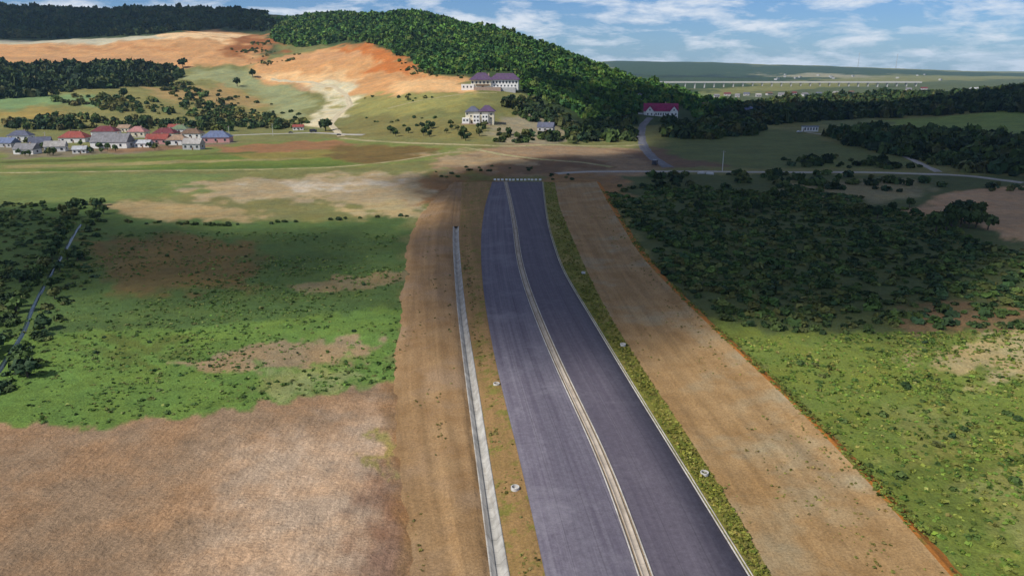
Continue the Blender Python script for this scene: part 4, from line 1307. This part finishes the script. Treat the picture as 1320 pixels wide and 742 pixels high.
def villa():
    x, y, z = hit(612, 161)
    u = 1 / pxm(y)
    root = tag(empty('villa', (x, y + 5, z), R(-3)), 'cream villa with stepped bays and purple blue hip roofs on the slope', 'villa')
    B = lambda n, m, x0, x1, y0, y1, z0, z1: MB().box(x0 * u, x1 * u, y0 * u, y1 * u, z0 * u, z1 * u).build(n, m, root)
    B('wall', M_CREAM, -12, 24, 0, 12, -4, 15.5)
    B('bay', M_WHITE, -16, -7, -4, 5, -4, 8)
    B('bay', M_WHITE, -2, 6, -3.5, 4, -4, 12.4)
    B('bay', M_WHITE, 9, 17, -3.5, 4, -4, 12.4)
    B('plinth', M_STONE, -17, 20, -6, -4.02, -5, 1.2)
    roof_part(root, 'hip', 17 * u, 13 * u, 15.8 * u, 6.4 * u, ROOF['slate'], 0.8, -3 * u, 6 * u)
    roof_part(root, 'hip', 19 * u, 14 * u, 16.2 * u, 7.2 * u, ROOF['purple'], 0.9, 15 * u, 6 * u)
    for X, Y, zz in ((-13.5, -4, 4), (-9.5, -4, 4), (0, -3.5, 3.6), (4, -3.5, 3.6), (0, -3.5, 8.4), (4, -3.5, 8.4), (11, -3.5, 3.6), (15, -3.5, 3.6), (11, -3.5, 8.4), (15, -3.5, 8.4), (-5, 0, 9), (-10, 0, 11.6), (7.5, 0, 12.2), (20.5, 0, 11.2), (20.5, 0, 6.4)):
        window(root, X * u, Y * u, zz * u, 2.3 * u, 2.5 * u)
    B('door', M_WOOD, -5, -3.2, -0.1, 0.2, 1.0, 5.2)


villa()


def chapel_house():
    x, y, z = hit(852, 151)
    u = 1 / pxm(y)
    root = tag(empty('manor_house', (x, y + 6, z), R(-7)), 'long white house with magenta roof and two white gables', 'house')
    B = lambda n, m, x0, x1, y0, y1, z0, z1: MB().box(x0 * u, x1 * u, y0 * u, y1 * u, z0 * u, z1 * u).build(n, m, root)
    B('wall', M_WHITE, -20, 22, 0, 12, -4, 6.6)
    B('annex', M_GREYW, -27, -20.03, 3, 10, -4, 4)
    roof_part(root, 'gable', 42 * u, 13 * u, 6.8 * u, 9.4 * u, ROOF['magenta'], 0.6, 1 * u, 6 * u)
    for X in (-13, 17):
        v = [(X - 5, -1.6, -4), (X + 5, -1.6, -4), (X + 5, -1.6, 6.6), (X, -1.6, 12.6), (X - 5, -1.6, 6.6)]
        k = [(a, 4.0, c) for a, _, c in v]
        MB().add([tuple(q * u for q in p) for p in v + k], [(0, 1, 2, 3, 4), (9, 8, 7, 6, 5), (0, 5, 6, 1), (1, 6, 7, 2), (2, 7, 8, 3), (3, 8, 9, 4), (4, 9, 5, 0)]).build('gable_front', M_WHITE, root)
        rt = [(X - 5.8, 5.9), (X, 12.9), (X + 5.8, 5.9), (X + 5.8, 6.5), (X, 13.7), (X - 5.8, 6.5)]
        MB().add([(a * u, yy * u, c * u) for yy in (-2.2, 5.5) for a, c in rt], [(0, 1, 4, 5), (1, 2, 3, 4), (11, 10, 7, 6), (10, 9, 8, 7), (0, 6, 7, 1), (1, 7, 8, 2), (5, 4, 10, 11), (4, 3, 9, 10), (0, 5, 11, 6), (2, 8, 9, 3)]).build('roof', ROOF['magenta'], root)
        window(root, X * u, -1.6 * u, 7.2 * u, 1.8 * u, 2.2 * u)
        for q in (-2.4, 2.4): window(root, (X + q) * u, -1.6 * u, 1.8 * u, 1.8 * u, 2.6 * u)
    for i in range(6):
        window(root, (-5 + i * 3.0) * u, 0, 1.8 * u, 1.7 * u, 2.8 * u)
    B('door', M_WOOD, -7.6, -6.6, -0.1, 0.1, 0, 3.2)
    MB().box(6 * u, 7.4 * u, 7 * u, 8.4 * u, 13 * u, 18 * u).build('chimney', M_STONE, root)


chapel_house()
house(825, 129, 6, 1.0, 6.5, 2.0, 'hip', 'slate', M_WHITE, R(0), 'narrow white tower house among the dark trees of the slope', None, 2, False, 'tower_house', 'house', storeys=3)
house(910, 141, 18, 0.6, 3.6, 4.8, 'hip', 'brown', M_CREAM, R(10), 'house with rounded brown roof among the dark trees', None, 3)
house(704, 170, 20, 0.6, 4, 4, 'gable', 'slate', M_GREYW, R(-15), 'grey house with slate roof between villa and dark trees', None, 3)
house(964, 146, 22, 0.5, 4, 4, 'hip', 'blue', M_WHITE, R(5), 'white house with blue roof at the edge of the dark wood', None, 4)
house(1258, 119, 12, 0.6, 4.5, 4, 'gable', 'tin', M_WHITE, R(0), 'white house showing above the dark wood on the right', None, 3)


def cabin():
    x, y, z = hit(1046, 170)
    u = 1 / pxm(y)
    root = tag(empty('cabin', (x, y + 2, z), R(6)), 'long white prefabricated cabin with flat blue roof beside the path', 'cabin')
    MB().box(-10 * u, 10 * u, 0, 5 * u, -2, 6 * u).build('wall', M_WHITE, root)
    MB().box(-10.5 * u, 10.5 * u, -0.5 * u, 5.5 * u, 6 * u, 6.8 * u).build('roof', ROOF['blue'], root)
    for i in range(5):
        window(root, (-7.6 + i * 3.8) * u, 0, 1.8 * u, 1.7 * u, 3.2 * u, 0, M_GREYW)
    MB().box(-9.8 * u, -8.9 * u, -0.1 * u, 0.1, 0, 4 * u).build('door', M_WOOD, root)


cabin()
# the small town on the plain beyond the wood, and scattered farms on the far hills
i = 0
for px, py, w in [(924, 126, 8), (938, 124, 10), (951, 125.5, 7), (963, 123.5, 9), (978, 125, 8), (992, 123, 9), (1008, 124, 10), (1024, 122.5, 7), (1038, 124, 9), (1056, 123, 8), (1078, 122, 8), (1098, 121, 7), (1172, 117, 8), (1192, 116, 9)]:
    rm = ['grey', 'maroon', 'grey', 'slate', 'pale', 'brown'][i % 6]
    house(px, py, w * 0.8, 0.7, 4, 3, 'gable', rm, M_GREYW, R(rng.uniform(-30, 30)), 'tiny far white house on the plain beyond the dark wood', 'far houses on the plain', 2, False)
    i += 1
for q in range(16):
    px, py = rng.uniform(990, 1240), rng.uniform(94.5, 106)
    x, y, z = hit(px, py)
    if y > 7500 or y < 2500: continue
    o = MB().box(-7, 7, -5, 5, -4, 5).box(-7.5, 7.5, -5.5, 5.5, 5, 7).build('far_house', M_GREYW, None, (x, y, z), rng.uniform(-1, 1))
    tag(o, 'tiny white farmhouse on the hazy far hills', 'house', 'farmhouses on the far hills')


def viaduct():
    D = 2400.0
    ztop = row_to_z(D, 105.6)
    xa, xb = (690 - CX) / pxm(D), (1168 - CX) / pxm(D)
    root = tag(empty('viaduct', (0, D, 0)), 'long pale viaduct on many piers across the far valley', 'viaduct')
    MB().box(xa, xb, -6, 6, ztop - 3.2, ztop).build('deck', M_CONC_W, root)
    for s in (-1, 1): MB().box(xa, xb, s * 6 - 0.25, s * 6 + 0.25, ztop - 3.3, ztop + 1.3).build('parapet', M_CONC_W, root)
    n = 40
    pm = MB().box(-1.5, 1.5, -4, 4, -60, 0).box(-2.6, 2.6, -5.4, 5.4, 0, 2.0).mesh('pier', M_CONC_W)
    for i in range(n):
        x = xa + (xb - xa) * (i + 0.5) / n
        link('pier', pm, root, (x, 0, ztop - 5.2))


viaduct()
for px, h, w in ((1106, 66, 'left'), (1155, 66, 'right')):
    x, y, z = hit(px, 86)
    ht = 19 / pxm(y)
    root = tag(empty('radio_mast', (x, y, z)), 'thin radio mast on the far horizon, %s of the pair' % w, 'radio mast')
    MB().cyl(0, 0, 0, ht, ht * 0.03, ht * 0.012, 6).build('mast', M_GREYW, root)
    MB().cyl(0, 0, ht * 0.9, ht * 0.96, ht * 0.03, ht * 0.03, 6).build('antenna', M_CONC_W, root)


# ------------------------------------------------------------------ things on and beside the site
def on_site(px, py, z):
    x, y = gp(px, py, z)
    return x, y


# concrete blocks closing the end of the asphalt
bm_ = MB().add([(-0.85, -0.4, 0), (0.85, -0.4, 0), (0.85, 0.4, 0), (-0.85, 0.4, 0), (-0.8, -0.22, 0.55), (0.8, -0.22, 0.55), (0.8, 0.22, 0.55), (-0.8, 0.22, 0.55), (-0.8, -0.18, 1.05), (0.8, -0.18, 1.05), (0.8, 0.18, 1.05), (-0.8, 0.18, 1.05)],
               [(0, 3, 2, 1), (0, 1, 5, 4), (1, 2, 6, 5), (2, 3, 7, 6), (3, 0, 4, 7), (4, 5, 9, 8), (5, 6, 10, 9), (6, 7, 11, 10), (7, 4, 8, 11), (8, 9, 10, 11)]).mesh('concrete_barrier', M_BLOCK)
xl, xr = float(L_ROADL(406)), float(L_ROADR(406))
for i in range(13):
    o = link('concrete_barrier', bm_, None, (xl + (xr - xl) * (i + 0.5 + rng.uniform(-0.12, 0.12)) / 13, 407.5 + rng.uniform(-0.5, 0.5), 0.06), rng.uniform(-0.3, 0.3))
    o.scale = (0.8, 1.0, 1.35)
    tag(o, 'white concrete barrier block in the row closing the end of the asphalt', 'barrier block', 'barrier blocks at the end of the road')


def ring_mesh(r=0.62, t=0.12, h=0.5, n=20):
    vs, fs = [], []
    for z, q in ((0, r), (h, r), (h, r - t), (0.02, r - t)):
        vs += [(q * math.cos(2 * math.pi * i / n), q * math.sin(2 * math.pi * i / n), z) for i in range(n)]
    for k in range(3):
        fs += [(k * n + i, k * n + (i + 1) % n, (k + 1) * n + (i + 1) % n, (k + 1) * n + i) for i in range(n)]
    fs.append(tuple(3 * n + i for i in range(n)))
    return MB().add(vs, fs).mesh('manhole_ring', M_CONC_W)


RING = ring_mesh()
for px, py, z, w in [(664, 630, 0.86, 'on the sandy verge just left of the asphalt, nearest the camera'), (908, 611, 0.62, 'on the grassy verge right of the asphalt, nearest the camera'), (803, 445, 0.62, 'on the grassy verge halfway along the right carriageway'),
                     (640, 496, 0.84, 'on the sandy verge halfway along the left carriageway'), (752, 352, 0.60, 'far along the grassy right verge')]:
    x, y = on_site(px, py, z)
    root = tag(link('manhole_ring', RING, None, (x, y, z - 0.06)), 'white concrete manhole ring ' + w, 'manhole ring')


def pole(px, py, hpx, label, group=None):
    x, y, z = hit(px, py)
    h = hpx / pxm(y)
    root = tag(empty('utility_pole', (x, y, z), rng.uniform(-0.4, 0.4)), label, 'utility pole', group)
    MB().cyl(0, 0, -0.5, h, 0.24, 0.17, 8).build('pole', M_CONC_W, root)
    MB().box(-1.2, 1.2, -0.1, 0.1, h - 0.9, h - 0.7).build('crossarm', M_WOOD, root)
    for q in (-1.0, 0, 1.0): MB().cyl(q, 0, h - 0.69, h - 0.4, 0.07, 0.05, 6).build('insulator', M_WHITE, root)


pole(931, 221, 26, 'pale utility pole beside the crossing country road')
for px, py, w in ((60, 186, 'left of the red roof in the village'), (168, 181, 'above the long grey roof in the village'), (296, 178, 'right of the blue roofed house'), (352, 175, 'beside the village road left of the white shed')):
    pole(px, py, 15, 'thin utility pole ' + w)


def vehicle(px, py, kind, paint, label, rz):
    x, y, z = hit(px, py)
    root = tag(empty(kind, (x, y, z + 0.25), rz), label, 'car' if kind == 'parked_car' else kind.split('_')[-1])
    M_T = M_GLASS
    if kind == 'parked_car':
        prof = [(-2.1, 0.35), (2.1, 0.35), (2.15, 0.75), (1.9, 0.95), (1.0, 1.0), (0.5, 1.45), (-1.2, 1.48), (-1.9, 1.0), (-2.15, 0.9)]
        hw = 0.85
    else:
        prof = [(-3.4, 0.5), (3.4, 0.5), (3.45, 1.2), (3.2, 2.5), (1.9, 2.6), (1.8, 3.1), (-3.4, 3.1)]
        hw = 1.2
    n = len(prof)
    MB().add([(a, s * hw, c) for s in (-1, 1) for a, c in prof], [tuple(range(n)), tuple(range(2 * n - 1, n - 1, -1))] + [(i, i + n, (i + 1) % n + n, (i + 1) % n) for i in range(n)]).build('body', paint, root)
    if kind == 'parked_car': MB().box(-1.1, 0.45, -0.87, 0.87, 1.02, 1.36).build('window_glass', M_T, root)
    else: MB().box(2.1, 3.0, -1.22, 1.22, 1.6, 2.3).build('window_glass', M_T, root)
    rr = 0.34 if kind == 'parked_car' else 0.5
    for a in (-0.62, 0.62):
        for s in (-1, 1):
            L = prof[1][0]
            w = MB().add([(L * a + rr * math.cos(t * math.pi / 5), s * hw + q, rr + rr * math.sin(t * math.pi / 5)) for q in (-0.12, 0.12) for t in range(10)],
                         [tuple(range(10)), tuple(range(19, 9, -1))] + [(i, i + 10, (i + 1) % 10 + 10, (i + 1) % 10) for i in range(10)])
            w.build('wheel', M_TYRE, root)


M_TYRE = mat_plain('tyre', (0.02, 0.02, 0.02), 0.1, 1.0)
M_DARKPAINT = mat_plain('dark_paint', (0.03, 0.03, 0.04), 0.1, 1.0, 0.35, 0.5)
M_WHITEPAINT = mat_plain('white_paint', (0.75, 0.75, 0.75), 0.08, 1.0, 0.4, 0.5)
vehicle(375, 172, 'parked_car', M_DARKPAINT, 'dark car on the village road by the small white house', 0.1)
vehicle(404, 171, 'parked_truck', M_DARKPAINT, 'dark lorry on the road just left of the lone round tree', 0.1)
vehicle(437, 175, 'parked_car', M_DARKPAINT, 'dark car on the road right of the lone round tree', 0.05)
vehicle(844, 213, 'parked_truck', M_DARKPAINT, 'dark lorry at the foot of the grey road below the magenta roof', 1.2)
vehicle(1030, 171, 'parked_car', M_WHITEPAINT, 'white car left of the white prefabricated cabin', 0.3)
for px, py, rz, w in ((904, 224, 0.2, 'left one of two'), (915, 225, -0.3, 'right one of two')):
    x, y, z = hit(px, py)
    tag(MB().box(-2.2, 2.2, -0.6, 0.6, -0.2, 0.9).add([(-1.9, -0.5, 0.905), (1.9, -0.5, 0.905), (1.7, 0.4, 1.4), (-1.8, 0.45, 1.35), (-1.9, -0.55, 0.902), (1.9, -0.55, 0.902)], [(0, 1, 2, 3), (4, 5, 1, 0)]).build('concrete_slab', M_CONC_W, None, (x, y, z), rz), 'pale concrete slab by the crossing road, ' + w, 'concrete slab')

# ------------------------------------------------------------------ tell members of a group apart in words
def tell_apart():
    groups = {}
    for o in COL.objects:
        if o.parent is None and o.get('group') and o.get('category') in ('tree', 'shrub'):
            groups.setdefault(o['group'], []).append(o)
    deep = ['nearest row', 'nearer half', 'midway back', 'farther half', 'farthest back']
    side = ['far left', 'left of centre', 'centre', 'right of centre', 'far right']
    for os in groups.values():
        n = len(os)
        yr = np.argsort(np.argsort([o.location.y for o in os])); xr = np.argsort(np.argsort([o.location.x / o.location.y for o in os]))
        sr = np.argsort(np.argsort([o.scale.x for o in os]))
        for i, o in enumerate(os):
            size = ['smaller', 'middling', 'larger'][int(sr[i] * 3 / n)]
            o['label'] = size + ' ' + o['label'] + ', ' + deep[int(yr[i] * 5 / n)] + ', ' + side[int(xr[i] * 5 / n)]
        same = {}
        for o in os: same.setdefault(o['label'], []).append(o)
        for l, q in same.items():
            if len(q) > 1:
                for k, o in enumerate(sorted(q, key=lambda o: o.location.x / o.location.y)):
                    o['label'] = l + ', ' + ['first', 'second', 'third', 'fourth', 'fifth', 'sixth', 'seventh', 'eighth', 'ninth', 'tenth'][min(k, 9)] + ' from left'


for a, b in (('dark bush in the shaded scrub right of the bare earth slope', 'dark bush in shaded scrub'), ('small green tree on the bank of the narrow stream at far left', 'green tree beside the stream'),
             ('green bush on the bank of the narrow stream at far left', 'green bush beside the stream'), ('olive bush on the slope above the village', 'olive bush above the village'),
             ('dark tree in the clump below the brown furrowed field', 'dark tree below furrowed field'), ('green tree in the belt behind the village houses', 'green tree behind village houses'),
             ('dark tree in the scrub between bare earth and country road', 'dark tree in valley scrub'), ('low dark bush in the hedge line across the green meadow', 'dark bush in meadow hedge'),
             ('small bush standing alone in the green meadow left of the earth strip', 'lone bush in green meadow'), ('green bush in the rough grass right of the orange soil bank', 'green bush on rough grass'),
             ('garden tree between the village houses', 'garden tree between village houses'), ('dark tree along the pale track below the cream villa', 'dark tree below cream villa'),
             ('low dark bush around the end of the asphalt', 'dark bush by asphalt end'), ('round green bush on the slope left of the cream villa', 'round bush left of villa')):
    for o in COL.objects:
        if o.get('label') == a: o['label'] = b
tell_apart()

# ------------------------------------------------------------------ air: pale haze over the valley
def haze():
    zlo = float(HG.min()) - 12
    zhi = float(HG.max()) + 45
    m = bpy.data.materials.new('haze')
    m.use_nodes = True
    nt = m.node_tree
    nt.nodes.clear()
    o = nt.nodes.new('ShaderNodeOutputMaterial')
    v = nt.nodes.new('ShaderNodeVolumePrincipled')
    v.inputs['Color'].default_value = (0.42, 0.70, 1.0, 1)
    v.inputs['Density'].default_value = 3.4e-5
    nt.links.new(v.outputs[0], o.inputs['Volume'])
    b = MB().box(-24000, 24000, -1500, 14500, zlo, zhi).build('haze', m)
    tag(b, 'pale haze in the valley air', kind='stuff')


haze()
